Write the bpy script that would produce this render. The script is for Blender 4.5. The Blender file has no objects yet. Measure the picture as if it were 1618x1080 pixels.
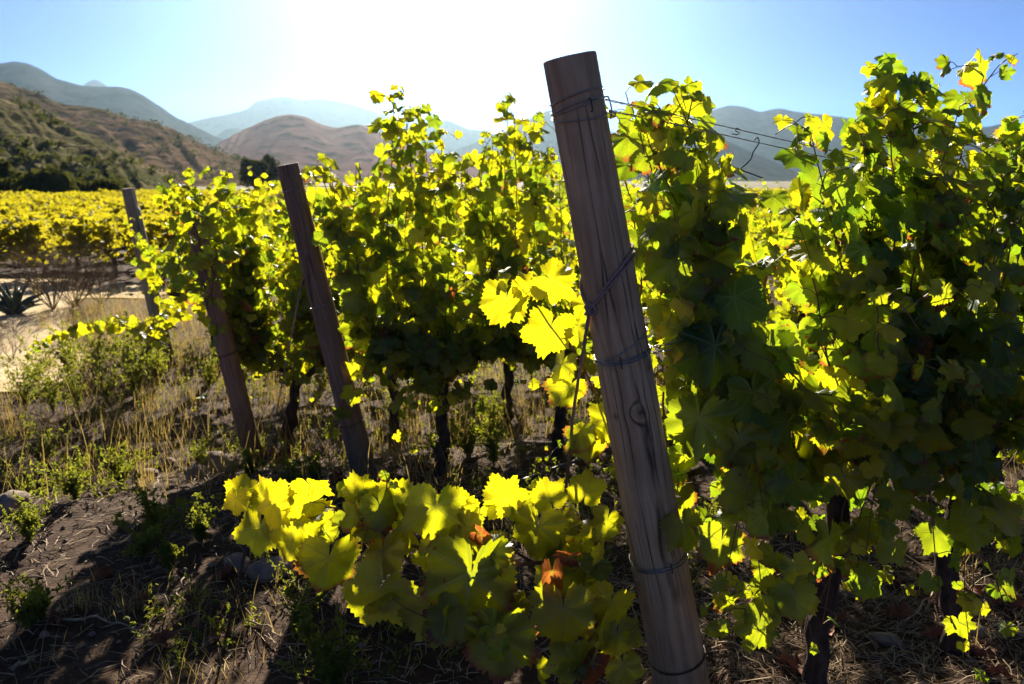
import bpy, math, random
import numpy as np
from mathutils import Vector, Matrix, noise as mnoise

random.seed(7)
R = math.radians
SC = bpy.context.scene
COL = SC.collection
PI = math.pi

# ---------------------------------------------------------------- camera
CAM_H, PITCH = 1.38, R(11.5)
F = 28.0 / 36.0 * 1618.0
cam = bpy.data.cameras.new('camera')
cam_o = bpy.data.objects.new('camera', cam)
COL.objects.link(cam_o)
cam_o.location = (0, 0, CAM_H)
cam_o.rotation_euler = (PI / 2 - PITCH, 0, 0)
cam.lens, cam.sensor_width = 28, 36
cam.clip_start, cam.clip_end = 0.05, 40000
cam.dof.use_dof = True
cam.dof.focus_distance = 1.95
cam.dof.aperture_fstop = 5.6
SC.camera = cam_o

# ---------------------------------------------------------------- sky, sun, exposure
SUN_EL, SUN_AZ = R(26.5), R(-5.4)          # azimuth from +Y towards +X
world = bpy.data.worlds.new('World')
SC.world = world
world.use_nodes = True
wn = world.node_tree
bg = wn.nodes['Background']
sky = wn.nodes.new('ShaderNodeTexSky')
sky.sky_type = 'NISHITA'
sky.sun_disc = False
sky.sun_elevation = SUN_EL
sky.sun_rotation = SUN_AZ
sky.altitude = 9500
sky.air_density = 0.75
sky.dust_density = 0.05
sky.ozone_density = 5.0
wn.links.new(sky.outputs[0], bg.inputs['Color'])
bg.inputs['Strength'].default_value = 0.06
sl = bpy.data.lights.new('sun', 'SUN')
sl.energy = 5.0
sl.angle = R(0.53)
sl.color = (1.0, 0.9, 0.74)
sun_o = bpy.data.objects.new('sun', sl)
COL.objects.link(sun_o)
SUN_DIR = Vector((math.sin(SUN_AZ) * math.cos(SUN_EL), math.cos(SUN_AZ) * math.cos(SUN_EL), math.sin(SUN_EL)))
sun_o.rotation_euler = SUN_DIR.to_track_quat('Z', 'Y').to_euler()
sun_o.location = (0, 0, 30)
SC.view_settings.view_transform = 'Standard'
SC.view_settings.look = 'None'
SC.view_settings.exposure = 1.74
SC.view_settings.gamma = 1.0
SC.cycles.use_denoising = True
SC.cycles.max_bounces = 10
SC.cycles.diffuse_bounces = 4
SC.cycles.glossy_bounces = 2
SC.cycles.transmission_bounces = 8
SC.cycles.volume_bounces = 0
SC.cycles.caustics_reflective = False
SC.cycles.caustics_refractive = False

# ---------------------------------------------------------------- pixel -> world helpers
CP, SP = math.cos(PITCH), math.sin(PITCH)


def ray(px, py):
    xc, yc = (px - 809) / F, (540 - py) / F
    return Vector((xc, CP + yc * SP, -SP + yc * CP))


def at(px, py, Y):
    d = ray(px, py)
    return Vector((0, 0, CAM_H)) + d * (Y / d.y)


def sstep(a, b, x):
    t = min(1.0, max(0.0, (x - a) / (b - a)))
    return t * t * (3 - 2 * t)


def gz(x, y):
    q = -.34 * x + .94 * y
    z = -.15 * sstep(3.6, 4.5, q) - .001 * min(60, max(0, y - 12))
    r = math.hypot(x, y)
    if r < 60:
        k = 1 - sstep(25, 60, r)
        z += k * .035 * mnoise.noise((x * .7, y * .7, 3.1))
        z += k * .014 * mnoise.noise((x * 2.3, y * 2.3, 7.7))
    return z


def gfine(x, y):
    k = 1 - sstep(8, 16, math.hypot(x, y))
    if k <= 0:
        return 0.0
    n = mnoise.noise((x * 7, y * 7, 1.3)) * .013 + mnoise.noise((x * 17, y * 17, 5.3)) * .009
    n += abs(mnoise.noise((x * 34, y * 34, 9.1))) * .006
    return n * k


def G(x, y):
    return Vector((x, y, gz(x, y)))


def hit(px, py):
    z = 0.0
    p = None
    for _ in range(8):
        d = ray(px, py)
        p = Vector((0, 0, CAM_H)) + d * ((z - CAM_H) / d.z)
        z = gz(p.x, p.y)
    return p


# ---------------------------------------------------------------- object helpers
def tag(o, label=None, cat=None, group=None, kind=None):
    if label: o['label'] = label
    if cat: o['category'] = cat
    if group: o['group'] = group
    if kind: o['kind'] = kind
    return o


def empty(name, loc, label=None, cat=None, group=None):
    o = bpy.data.objects.new(name, None)
    COL.objects.link(o)
    o.location = loc
    o.empty_display_size = .1
    return tag(o, label, cat, group)


class MB:
    """plain mesh collector"""
    def __init__(s):
        s.v, s.f, s.m = [], [], []

    def tube(s, pts, rad, n=6, mat=0, caps=True, rough=0, seed=0.0, flat=None):
        pts = [Vector(p) for p in pts]
        k = len(pts)
        if not hasattr(rad, '__len__'): rad = [rad] * k
        b0 = len(s.v)
        prev = None
        for i, p in enumerate(pts):
            t = (pts[min(i + 1, k - 1)] - pts[max(i - 1, 0)])
            t = t.normalized() if t.length > 1e-9 else Vector((0, 0, 1))
            if prev is None:
                a = Vector((1, 0, 0)) if abs(t.x) < .9 else Vector((0, 1, 0))
            else:
                a = prev
            a = (a - t * a.dot(t)).normalized()
            prev = a
            b = t.cross(a)
            for j in range(n):
                an = 2 * PI * j / n
                r = rad[i]
                dv = a * math.cos(an) + b * math.sin(an)
                if rough:
                    q = p * (1 / max(.004, rad[i])) * .55 + dv * 1.1
                    r *= 1 + rough * (mnoise.noise(q + Vector((seed, 0, 0))) + .5 * mnoise.noise(q * 2.7 + Vector((0, seed, 0))))
                s.v.append(p + dv * r)
        for i in range(k - 1):
            for j in range(n):
                a, b = b0 + i * n + j, b0 + i * n + (j + 1) % n
                s.f.append((a, b, b + n, a + n)); s.m.append(mat)
        if caps:
            s.f.append(tuple(b0 + j for j in reversed(range(n)))); s.m.append(mat)
            s.f.append(tuple(b0 + (k - 1) * n + j for j in range(n))); s.m.append(mat)
        return s

    def face(s, pts, mat=0):
        b = len(s.v)
        s.v += [Vector(p) for p in pts]
        s.f.append(tuple(range(b, b + len(pts)))); s.m.append(mat)

    def build(s, name, mats, parent=None, smooth=True, loc=None):
        me = bpy.data.meshes.new(name)
        if loc is not None:
            L = Vector(loc)
            me.from_pydata([tuple(v - L) for v in s.v], [], s.f)
        else:
            me.from_pydata([tuple(v) for v in s.v], [], s.f)
        if not isinstance(mats, (list, tuple)): mats = [mats]
        for m in mats: me.materials.append(m)
        if len(mats) > 1: me.polygons.foreach_set('material_index', s.m)
        if smooth: me.polygons.foreach_set('use_smooth', [True] * len(s.f))
        me.update()
        o = bpy.data.objects.new(name, me)
        COL.objects.link(o)
        if parent is not None: o.parent = parent
        if loc is not None: o.location = loc
        return o


def tri_mesh(name, V, T, mats, uv=None, tint=None, mi=None, smooth=True):
    me = bpy.data.meshes.new(name)
    nv, nt = len(V), len(T)
    me.vertices.add(nv)
    me.vertices.foreach_set('co', np.asarray(V, dtype=np.float32).ravel())
    me.loops.add(nt * 3)
    me.loops.foreach_set('vertex_index', np.asarray(T, dtype=np.int32).ravel())
    me.polygons.add(nt)
    me.polygons.foreach_set('loop_start', np.arange(0, nt * 3, 3, dtype=np.int32))
    if mi is not None: me.polygons.foreach_set('material_index', np.asarray(mi, dtype=np.int32))
    for m in mats: me.materials.append(m)
    if uv is not None:
        l = me.uv_layers.new(name='leaf')
        l.data.foreach_set('uv', np.asarray(uv, dtype=np.float32)[np.asarray(T).ravel()].ravel())
    if tint is not None:
        a = me.attributes.new('tint', 'FLOAT_COLOR', 'POINT')
        a.data.foreach_set('color', np.asarray(tint, dtype=np.float32).ravel())
    me.update(calc_edges=True)
    me.polygons.foreach_set('use_smooth', [smooth] * nt)
    me.validate()
    return me


def link_mesh(name, me, parent=None, loc=None):
    o = bpy.data.objects.new(name, me)
    COL.objects.link(o)
    if parent is not None: o.parent = parent
    if loc is not None: o.location = loc
    return o


# ---------------------------------------------------------------- materials
class NT:
    def __init__(s, name):
        s.mat = bpy.data.materials.new(name)
        s.mat.use_nodes = True
        s.t = s.mat.node_tree
        s.b = s.t.nodes['Principled BSDF']
        s.out = s.t.nodes['Material Output']

    def n(s, typ, **kw):
        nd = s.t.nodes.new('ShaderNode' + typ)
        for k, v in kw.items(): setattr(nd, k, v)
        return nd

    def link(s, a, b): s.t.links.new(a, b)

    def val(s, sock, v):
        if hasattr(v, 'is_linked') or hasattr(v, 'links'): s.link(v, sock)
        else: sock.default_value = v

    def math(s, op, a, b=None, c=None):
        nd = s.n('Math', operation=op)
        s.val(nd.inputs[0], a)
        if b is not None: s.val(nd.inputs[1], b)
        if c is not None: s.val(nd.inputs[2], c)
        return nd.outputs[0]

    def mix(s, fac, a, b, typ='MIX'):
        nd = s.n('Mix', data_type='RGBA', blend_type=typ)
        s.val(nd.inputs[0], fac)
        for k, v in ((6, a), (7, b)):
            if isinstance(v, tuple): nd.inputs[k].default_value = (*v[:3], 1)
            else: s.link(v, nd.inputs[k])
        return nd.outputs[2]

    def noise(s, scale, detail=4, vec=None, rough=.55):
        nd = s.n('TexNoise')
        nd.inputs['Scale'].default_value = scale
        nd.inputs['Detail'].default_value = detail
        nd.inputs['Roughness'].default_value = rough
        if vec is not None: s.link(vec, nd.inputs['Vector'])
        return nd.outputs['Fac']

    def ramp(s, fac, stops):
        nd = s.n('ValToRGB')
        el = nd.color_ramp.elements
        while len(el) < len(stops): el.new(.5)
        for e, (p, c) in zip(el, stops):
            e.position = p
            e.color = (*c, 1) if len(c) == 3 else c
        s.link(fac, nd.inputs[0])
        return nd.outputs[0]

    def rng(s, v, a, b, c=0., d=1.):
        nd = s.n('MapRange')
        nd.clamp = True
        s.link(v, nd.inputs[0])
        for i, x in enumerate((a, b, c, d)): nd.inputs[i + 1].default_value = x
        return nd.outputs[0]

    def bump(s, h, strength=.5, dist=.01):
        nd = s.n('Bump')
        nd.inputs['Strength'].default_value = strength
        nd.inputs['Distance'].default_value = dist
        s.link(h, nd.inputs['Height'])
        s.link(nd.outputs[0], s.b.inputs['Normal'])
        return nd.outputs[0]

    def obj(s, scale=(1, 1, 1)):
        tc = s.n('TexCoord')
        mp = s.n('Mapping')
        mp.inputs['Scale'].default_value = scale
        s.link(tc.outputs['Object'], mp.inputs[0])
        return mp.outputs[0]


def leaf_material(name, tmul=1.0):
    m = NT(name)
    at_ = m.n('Attribute', attribute_name='tint')
    sep = m.n('SeparateColor')
    m.link(at_.outputs['Color'], sep.inputs[0])
    yel, hue, dry = sep.outputs[0], sep.outputs[1], sep.outputs[2]
    uvn = m.n('UVMap', uv_map='leaf')
    sx = m.n('SeparateXYZ')
    m.link(uvn.outputs[0], sx.inputs[0])
    u, v = sx.outputs[0], sx.outputs[1]
    r = m.math('SQRT', m.math('ADD', m.math('MULTIPLY', u, u), m.math('MULTIPLY', v, v)))
    ang = m.math('ABSOLUTE', m.math('ARCTAN2', u, v))
    st = R(54)
    dv = m.math('ABSOLUTE', m.math('SUBTRACT', m.math('MODULO', m.math('ADD', ang, st / 2), st), st / 2))
    along = m.math('MULTIPLY', r, m.math('COSINE', dv))
    across = m.math('MULTIPLY', r, m.math('SINE', dv))
    w = m.math('MULTIPLY_ADD', along, -.018, .029)
    main = m.math('SUBTRACT', 1.0, m.rng(m.math('DIVIDE', across, m.math('MAXIMUM', w, .004)), .45, 1.1))
    fr = m.math('FRACT', m.math('MULTIPLY', m.math('SUBTRACT', along, m.math('MULTIPLY', across, .85)), 6.5))
    sec = m.math('MULTIPLY', m.rng(m.math('ABSOLUTE', m.math('SUBTRACT', fr, .5)), 0.0, .085, 1.0, 0.0), .55)
    vein = m.math('MAXIMUM', main, sec)
    obj = m.n('TexCoord').outputs['Object']
    blot = m.noise(26, 3, obj)
    fine = m.noise(160, 2, obj)
    # colour of the upper surface and of the light that comes through
    yf = m.math('ADD', yel, m.math('MULTIPLY', m.math('SUBTRACT', blot, .5), .5))
    yf = m.rng(yf, 0, 1)
    refl = m.mix(yf, (.042, .098, .030), (.15, .17, .03))
    trans = m.mix(yf, (.17, .29, .008), (.82, .70, .006))
    trans = m.mix(m.math('MULTIPLY', hue, .4), trans, (.30, .40, .007))
    edge = m.rng(m.math('ADD', r, m.math('MULTIPLY', blot, .5)), 1.0, 1.16)
    dmask = m.math('MAXIMUM', dry, m.math('MULTIPLY', m.rng(hue, .68, .9), edge))
    spots = m.rng(m.noise(55, 2, obj), .70, .74)
    dmask = m.math('MAXIMUM', dmask, m.math('MULTIPLY', spots, m.rng(hue, .35, .6)))
    refl = m.mix(dmask, refl, (.13, .055, .03))
    trans = m.mix(dmask, trans, (.34, .09, .018))
    refl = m.mix(m.math('MULTIPLY', vein, .95), refl, (.26, .29, .10))
    trans = m.mix(m.math('MULTIPLY', vein, .6), trans, (.26, .30, .02))
    m.link(refl, m.b.inputs['Base Color'])
    m.b.inputs['Roughness'].default_value = .40
    m.b.inputs['Specular IOR Level'].default_value = .5
    h = m.math('ADD', m.math('MULTIPLY', vein, -1.0), m.math('MULTIPLY', fine, .35))
    bn = m.bump(h, .35, .002)
    tl = m.n('BsdfTranslucent')
    m.link(trans, tl.inputs['Color'])
    m.link(bn, tl.inputs['Normal'])
    mx = m.n('MixShader')
    mx.inputs[0].default_value = .68
    m.link(m.b.outputs[0], mx.inputs[1])
    m.link(tl.outputs[0], mx.inputs[2])
    m.link(mx.outputs[0], m.out.inputs['Surface'])
    return m.mat


def simple_leaf(name, refl, trans, fac=.5, var=.35, scale=3.0, spec=.25):
    m = NT(name)
    obj = m.n('TexCoord').outputs['Object']
    k = m.rng(m.noise(scale, 3, obj), .3, .7, 1 - var, 1 + var)
    hs = m.n('HueSaturation')
    hs.inputs['Color'].default_value = (*refl, 1)
    m.link(k, hs.inputs['Value'])
    m.link(hs.outputs[0], m.b.inputs['Base Color'])
    m.b.inputs['Roughness'].default_value = .6
    m.b.inputs['Specular IOR Level'].default_value = spec
    tl = m.n('BsdfTranslucent')
    tl.inputs[0].default_value = (*trans, 1)
    mx = m.n('MixShader')
    mx.inputs[0].default_value = fac
    m.link(m.b.outputs[0], mx.inputs[1])
    m.link(tl.outputs[0], mx.inputs[2])
    m.link(mx.outputs[0], m.out.inputs['Surface'])
    return m.mat


def rough_mat(name, c1, c2, scale=20, rough=.85, bump=.4, dist=.004, stretch=(1, 1, 1), spec=.25, metal=0):
    m = NT(name)
    o = m.obj(stretch)
    n1 = m.noise(scale, 6, o)
    m.link(m.mix(m.rng(n1, .32, .68), c1, c2), m.b.inputs['Base Color'])
    m.b.inputs['Roughness'].default_value = rough
    m.b.inputs['Specular IOR Level'].default_value = spec
    m.b.inputs['Metallic'].default_value = metal
    m.bump(m.noise(scale * 2.2, 5, o), bump, dist)
    return m.mat


def wood_mat(name, c_lo, c_hi, knots=(), warm=(.17, .09, .045)):
    m = NT(name)
    tc = m.n('TexCoord').outputs['Object']
    warp = m.n('TexNoise')
    warp.inputs['Scale'].default_value = 3.2
    m.link(tc, warp.inputs['Vector'])
    va = m.n('VectorMath', operation='MULTIPLY_ADD')
    m.link(warp.outputs['Color'], va.inputs[0])
    va.inputs[1].default_value = (.03, .03, .0)
    m.link(tc, va.inputs[2])
    vec = va.outputs[0]
    for (kx, ky, kz, kr) in knots:                    # bend the grain round each knot
        sb = m.n('VectorMath', operation='SUBTRACT')
        m.link(vec, sb.inputs[0]); sb.inputs[1].default_value = (kx, ky, kz)
        ln = m.n('VectorMath', operation='LENGTH')
        m.link(sb.outputs[0], ln.inputs[0])
        w = m.rng(ln.outputs['Value'], 0, kr * 3.2, 1, 0)
        w = m.math('MULTIPLY', w, w)
        sc = m.n('VectorMath', operation='SCALE')
        m.link(sb.outputs[0], sc.inputs[0]); m.link(m.math('MULTIPLY', w, -1.1), sc.inputs['Scale'])
        ad = m.n('VectorMath', operation='ADD')
        m.link(vec, ad.inputs[0]); m.link(sc.outputs[0], ad.inputs[1])
        vec = ad.outputs[0]
    mp = m.n('Mapping'); mp.inputs['Scale'].default_value = (60, 60, 2.6)
    m.link(vec, mp.inputs[0])
    grain = m.noise(1.0, 8, mp.outputs[0], .65)
    mp2 = m.n('Mapping'); mp2.inputs['Scale'].default_value = (26, 26, .9)
    m.link(vec, mp2.inputs[0])
    vor = m.n('TexVoronoi', feature='DISTANCE_TO_EDGE'); vor.inputs['Scale'].default_value = 1.0
    m.link(mp2.outputs[0], vor.inputs['Vector'])
    crack = m.math('MULTIPLY', m.rng(vor.outputs['Distance'], .0, .035, 1, 0), m.rng(m.noise(4, 3, tc), .46, .58))
    big = m.noise(3.0, 4, tc)
    col = m.mix(m.rng(grain, .28, .72), c_lo, c_hi)
    col = m.mix(m.rng(big, .5, .72, 0, .55), col, warm)
    col = m.mix(m.math('MULTIPLY', crack, .85), col, (.012, .009, .007))
    sz = m.n('SeparateXYZ'); m.link(tc, sz.inputs[0])
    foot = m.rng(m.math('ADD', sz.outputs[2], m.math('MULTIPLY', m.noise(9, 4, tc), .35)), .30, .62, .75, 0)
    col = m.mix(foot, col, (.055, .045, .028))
    hgt = m.math('SUBTRACT', m.math('MULTIPLY', grain, .45), crack)
    for (kx, ky, kz, kr) in knots:
        sb = m.n('VectorMath', operation='SUBTRACT')
        m.link(tc, sb.inputs[0]); sb.inputs[1].default_value = (kx, ky, kz)
        ln = m.n('VectorMath', operation='LENGTH'); m.link(sb.outputs[0], ln.inputs[0])
        kf = m.math('MULTIPLY', m.rng(m.math('ADD', ln.outputs['Value'], m.math('MULTIPLY', grain, .006)), kr * .45, kr * 1.3, 1, 0), .8)
        rings = m.math('MULTIPLY', m.math('ADD', m.math('SINE', m.math('MULTIPLY', m.math('ADD', ln.outputs['Value'], m.math('MULTIPLY', grain, .006)), 700)), 1.3), .16)
        col = m.mix(m.math('MULTIPLY', kf, m.math('SUBTRACT', 1, rings)), col, (.035, .018, .012))
    m.link(col, m.b.inputs['Base Color'])
    m.b.inputs['Roughness'].default_value = .8
    m.b.inputs['Specular IOR Level'].default_value = .25
    m.bump(hgt, .7, .006)
    return m.mat


M_LEAF = leaf_material('vine_leaf')
M_PET = rough_mat('petiole', (.14, .12, .03), (.17, .07, .035), 12, .55, .1)
M_CANE = rough_mat('cane_bark', (.10, .045, .022), (.19, .10, .05), 40, .75, .3, .002, (1, 1, .25))
M_TRUNK = rough_mat('old_vine_bark', (.018, .013, .011), (.08, .056, .043), 34, .95, 1.0, .012, (1, 1, .3), .1)
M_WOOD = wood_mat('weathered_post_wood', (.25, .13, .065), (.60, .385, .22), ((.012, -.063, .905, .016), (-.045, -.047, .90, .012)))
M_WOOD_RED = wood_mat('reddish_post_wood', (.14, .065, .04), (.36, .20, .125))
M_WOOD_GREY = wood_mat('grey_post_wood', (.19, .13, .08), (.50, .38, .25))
M_WIRE = rough_mat('galvanised_wire', (.22, .19, .165), (.38, .34, .30), 90, .42, .1, .0005, spec=.5, metal=.8)
M_RUST = rough_mat('rusty_wire', (.03, .02, .016), (.09, .05, .035), 90, .7, .2, .0005, spec=.4, metal=.5)
M_TWINE = rough_mat('twine', (.20, .12, .10), (.36, .24, .20), 220, .9, .8, .0015)
M_PIPE = rough_mat('drip_pipe', (.012, .012, .012), (.03, .03, .03), 30, .38, .05, .001, spec=.5)
M_STRAW = rough_mat('dry_twig', (.15, .10, .06), (.45, .34, .21), 30, .8, .3, .002)
M_ROCK = rough_mat('field_stone', (.13, .09, .07), (.30, .23, .18), 9, .9, .8, .01)
M_WEED = simple_leaf('weed_leaf', (.05, .085, .022), (.36, .38, .03), .5)
M_WEEDSTEM = rough_mat('weed_stem', (.09, .09, .03), (.17, .13, .06), 20, .7, .2)
M_GRASS = simple_leaf('dry_grass', (.20, .15, .06), (.42, .30, .08), .42)
M_BRUSH = rough_mat('dry_brush', (.09, .06, .04), (.22, .16, .10), 20, .9, .2)
M_ALOE = rough_mat('aloe_leaf', (.03, .05, .03), (.06, .085, .05), 6, .5, .1, spec=.4)
M_FARLEAF = simple_leaf('far_vine_leaf', (.10, .12, .02), (.44, .38, .012), .55, .3, 2.0)
M_SHRUB = simple_leaf('shrub_leaf', (.035, .045, .016), (.08, .085, .015), .3, .4, .6, 0)
M_TREE = simple_leaf('tree_leaf', (.05, .06, .03), (.09, .10, .03), .3, .4, .6, 0)
M_DEAD = rough_mat('dead_leaf', (.09, .028, .016), (.24, .09, .045), 30, .7, .3, .003)


def ground_material():
    m = NT('soil')
    o = m.n('TexCoord').outputs['Object']
    n1 = m.noise(1.3, 6, o)
    n2 = m.noise(14, 6, o)
    n3 = m.noise(70, 3, o)
    near = m.mix(m.rng(n1, .38, .62), (.032, .017, .011), (.060, .034, .021))
    near = m.mix(m.rng(n2, .45, .72, 0, .6), near, (.10, .068, .044))
    near = m.mix(m.rng(n3, .60, .72, 0, .6), near, (.15, .105, .068))
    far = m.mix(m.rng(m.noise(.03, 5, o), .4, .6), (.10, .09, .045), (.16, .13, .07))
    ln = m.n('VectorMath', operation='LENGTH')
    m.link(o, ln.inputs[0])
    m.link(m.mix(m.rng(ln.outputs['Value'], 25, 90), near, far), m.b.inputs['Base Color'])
    m.b.inputs['Roughness'].default_value = .95
    m.b.inputs['Specular IOR Level'].default_value = .12
    m.bump(m.math('ADD', m.math('MULTIPLY', n2, .6), m.math('MULTIPLY', n3, .4)), .7, .02)
    return m.mat


M_SOIL = ground_material()
M_SAND = rough_mat('pale_track_dirt', (.38, .285, .155), (.56, .43, .25), 3.0, .95, .5, .02, spec=.1)

# ---------------------------------------------------------------- ground


def axis_coords(lo, hi, c0, c1, step, grow=1.18):
    a = list(np.arange(c0, c1 + 1e-6, step))
    s, x = step, c1
    while x < hi:
        s *= grow; x = min(hi, x + s); a.append(x)
    s, x = step, c0
    while x > lo:
        s *= grow; x = max(lo, x - s); a.insert(0, x)
    return a


def build_ground():
    xs = axis_coords(-2600, 2600, -2.8, 2.6, .033)
    ys = axis_coords(-300, 3600, 1.2, 6.0, .033, 1.14)
    V = [(x, y, gz(x, y) + gfine(x, y)) for y in ys for x in xs]
    nx, ny = len(xs), len(ys)
    Fc = [(j * nx + i, j * nx + i + 1, (j + 1) * nx + i + 1, (j + 1) * nx + i) for j in range(ny - 1) for i in range(nx - 1)]
    me = bpy.data.meshes.new('ground')
    me.from_pydata(V, [], Fc)
    me.materials.append(M_SOIL)
    me.polygons.foreach_set('use_smooth', [True] * len(Fc))
    o = link_mesh('ground', me)
    tag(o, 'dark reddish brown vineyard soil littered with twigs', None, None, 'structure')


build_ground()


def track_d(x, y):
    n = .15 * mnoise.noise((x * 6, y * 6, 1)) + .45 * mnoise.noise((x * .55, y * .55, 2.2)) + .25 * mnoise.noise((x * 1.7, y * 1.7, 4.2))
    # the farm track comes up on the left and bends away past the row ends
    edge = -3.55 - .42 * (y - 5.9) - .03 * max(0, y - 7.5) ** 2
    d = max(abs(x - edge + .75) - .7, 5.5 - y)
    d2 = max(abs(y - 10.9 - .05 * (x + 6)) - .6, x + 5.0)
    return min(d, d2) + n * .9


def build_track():
    s = .11
    keep, idx, V = [], {}, []

    def vid(i, j):
        if (i, j) not in idx:
            x, y = -13 + i * s, 3.6 + j * s
            idx[(i, j)] = len(V)
            V.append((x, y, gz(x, y) + gfine(x, y) + .012))
        return idx[(i, j)]
    for i in range(128):
        for j in range(80):
            x, y = -13 + i * s, 3.6 + j * s
            if track_d(x, y) < 0:
                keep.append((vid(i, j), vid(i + 1, j), vid(i + 1, j + 1), vid(i, j + 1)))
    me = bpy.data.meshes.new('dirt_track')
    me.from_pydata(V, [], keep)
    me.materials.append(M_SAND)
    me.polygons.foreach_set('use_smooth', [True] * len(keep))
    tag(link_mesh('dirt_track', me), 'pale sunlit dirt track past the ends of the vine rows', None, None, 'structure')


build_track()

# ---------------------------------------------------------------- hills


def hill_mat(name, c1, c2, c3, scale):
    m = NT(name)
    o = m.n('TexCoord').outputs['Object']
    mp = m.n('Mapping'); mp.inputs['Scale'].default_value = (1, 1, 1.0)
    m.link(o, mp.inputs[0])
    a = m.noise(scale, 6, mp.outputs[0], .65)
    b = m.noise(scale * 5.5, 4, mp.outputs[0], .6)
    g = m.noise(scale * .16, 4, mp.outputs[0], .5)
    col = m.mix(m.rng(g, .42, .6), c1, c2)
    col = m.mix(m.rng(a, .46, .62), col, c3)
    col = m.mix(m.rng(b, .52, .62, 0, .75), col, (.018, .021, .009))
    m.link(col, m.b.inputs['Base Color'])
    m.b.inputs['Roughness'].default_value = 1
    m.b.inputs['Specular IOR Level'].default_value = 0
    m.bump(m.math('ADD', a, m.math('MULTIPLY', b, .7)), 1.0 if scale > .02 else .3, 2.2 / scale * .06)
    return m.mat


HM_NEAR = hill_mat('scrub_near', (.075, .078, .036), (.10, .08, .045), (.14, .115, .07), .055)
HM_MID = hill_mat('scrub_mid', (.08, .062, .036), (.115, .072, .05), (.14, .095, .06), .03)
HM_RED = hill_mat('scrub_reddish', (.15, .088, .075), (.18, .105, .085), (.20, .125, .10), .008)
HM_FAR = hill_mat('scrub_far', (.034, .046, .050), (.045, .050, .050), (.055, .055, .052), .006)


def smooth_outline(pts, px):
    xs = [p[0] for p in pts]
    return float(np.interp(px, xs, [p[1] for p in pts]))


def hill(name, label, outline, D, front, back, mat, rough=.02, ncol=150, nrow=34, seed=0., skew=0.):
    """a ridge D metres off whose skyline follows the outline, with a foot in front and one behind"""
    x0, x1 = outline[0][0], outline[-1][0]
    pad = 0
    V = []
    for i in range(ncol + 1):
        px = x0 + (x1 - x0) * i / ncol
        py = sum(smooth_outline(outline, px + k) for k in (-6, -3, 0, 3, 6)) / 5
        t = at(px, py, D)
        H = max(.5, t.z + 2)
        e = min(1.0, min(i, ncol - i) / 3.0 + .25)
        for j in range(nrow + 1):
            s = j / nrow
            if s < .68:
                k = s / .68
                prof = (k ** 1.25) * .82 + .18 * sstep(0, 1, k)
                y = D - front * (1 - k)
            else:
                k = (s - .68) / .32
                prof = 1 - sstep(0, 1, k)
                y = D + back * k
            x = t.x * (y / D) + skew * (y - D)
            n = mnoise.fractal((x / H * 1.3 + seed, y / H * .9, seed), .9, 2.0, 4 if D < 500 else 3)
            gul = abs(mnoise.noise((x / H * 2.6 + seed * 2 + .5 * n, y / H * .5 + .4 * n, seed)))
            edge = max(0, 1 - abs(s - .68) / .035)
            amp = H * (rough * n + rough * 1.6 * (gul - .3)) * (1 - .8 * edge) * min(1, prof * 3)
            V.append((x, y, H * prof * 1.0 - 2 + amp))
    n = nrow + 1
    Fc = [(i * n + j, (i + 1) * n + j, (i + 1) * n + j + 1, i * n + j + 1) for i in range(ncol) for j in range(nrow)]
    me = bpy.data.meshes.new(name)
    me.from_pydata(V, [], Fc)
    me.materials.append(mat)
    me.polygons.foreach_set('use_smooth', [True] * len(Fc))
    o = link_mesh(name, me)
    return tag(o, label, None, None, 'structure')


hill('hill', 'green brown scrubby slope nearest on the left behind the vineyard',
     [(-260, 92), (-120, 108), (0, 152), (40, 170), (80, 196), (150, 212), (185, 235), (220, 254), (290, 290), (320, 302)], 110, 50, 70, HM_NEAR, .07, 170, 60, 1.3)
hill('hill', 'long brown ridge sloping down to the right behind the scrubby slope',
     [(-300, 60), (-120, 92), (0, 126), (40, 140), (100, 163), (160, 170), (200, 184), (240, 190), (275, 205), (330, 232), (370, 248), (420, 262), (460, 276), (520, 296)], 300, 120, 150, HM_MID, .07, 190, 60, 4.1)
hill('hill', 'dark blue grey mountain shoulder at the upper left edge',
     [(-220, 120), (-60, 112), (0, 100), (22, 94), (42, 97), (62, 106), (90, 124), (125, 133), (160, 136), (190, 135), (208, 140), (235, 155), (275, 182), (340, 215), (420, 240)], 1400, 500, 500, HM_FAR, .03, 150, 40, 2.2)
hill('hill', 'rounded purple brown hill in the middle behind the vines',
     [(300, 262), (350, 222), (385, 204), (415, 190), (440, 182), (458, 180), (485, 184), (510, 196), (530, 201), (552, 198), (570, 195), (590, 204), (620, 216), (680, 240), (760, 262), (860, 280)], 800, 300, 320, HM_RED, .035, 150, 40, 7.7)
hill('hill', 'tiny pale peak poking above the left mountain shoulder',
     [(90, 165), (128, 136), (140, 126), (148, 122), (157, 125), (170, 135), (210, 160)], 2900, 500, 500, HM_FAR, .02, 60, 24, 3.3)
hill('hill', 'low pale hump between the long ridge and the middle hill',
     [(330, 222), (355, 203), (368, 199), (378, 200), (392, 206), (420, 222)], 2300, 400, 400, HM_FAR, .02, 50, 24, 5.3)
hill('hill', 'palest jagged mountains far off under the bright sun',
     [(180, 225), (260, 200), (320, 186), (360, 178), (392, 170), (402, 158), (420, 155), (436, 151), (452, 149), (468, 155), (480, 157), (500, 153), (520, 155), (560, 164), (600, 177), (680, 205), (760, 230)], 3000, 500, 400, HM_FAR, .02, 170, 30, 9.1)
hill('hill', 'pale hazy peak just left of the tall post',
     [(560, 240), (640, 214), (680, 196), (698, 189), (706, 187), (718, 192), (738, 202), (760, 205), (800, 212), (860, 230), (920, 250)], 2600, 400, 400, HM_FAR, .02, 120, 30, 6.1)
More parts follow.
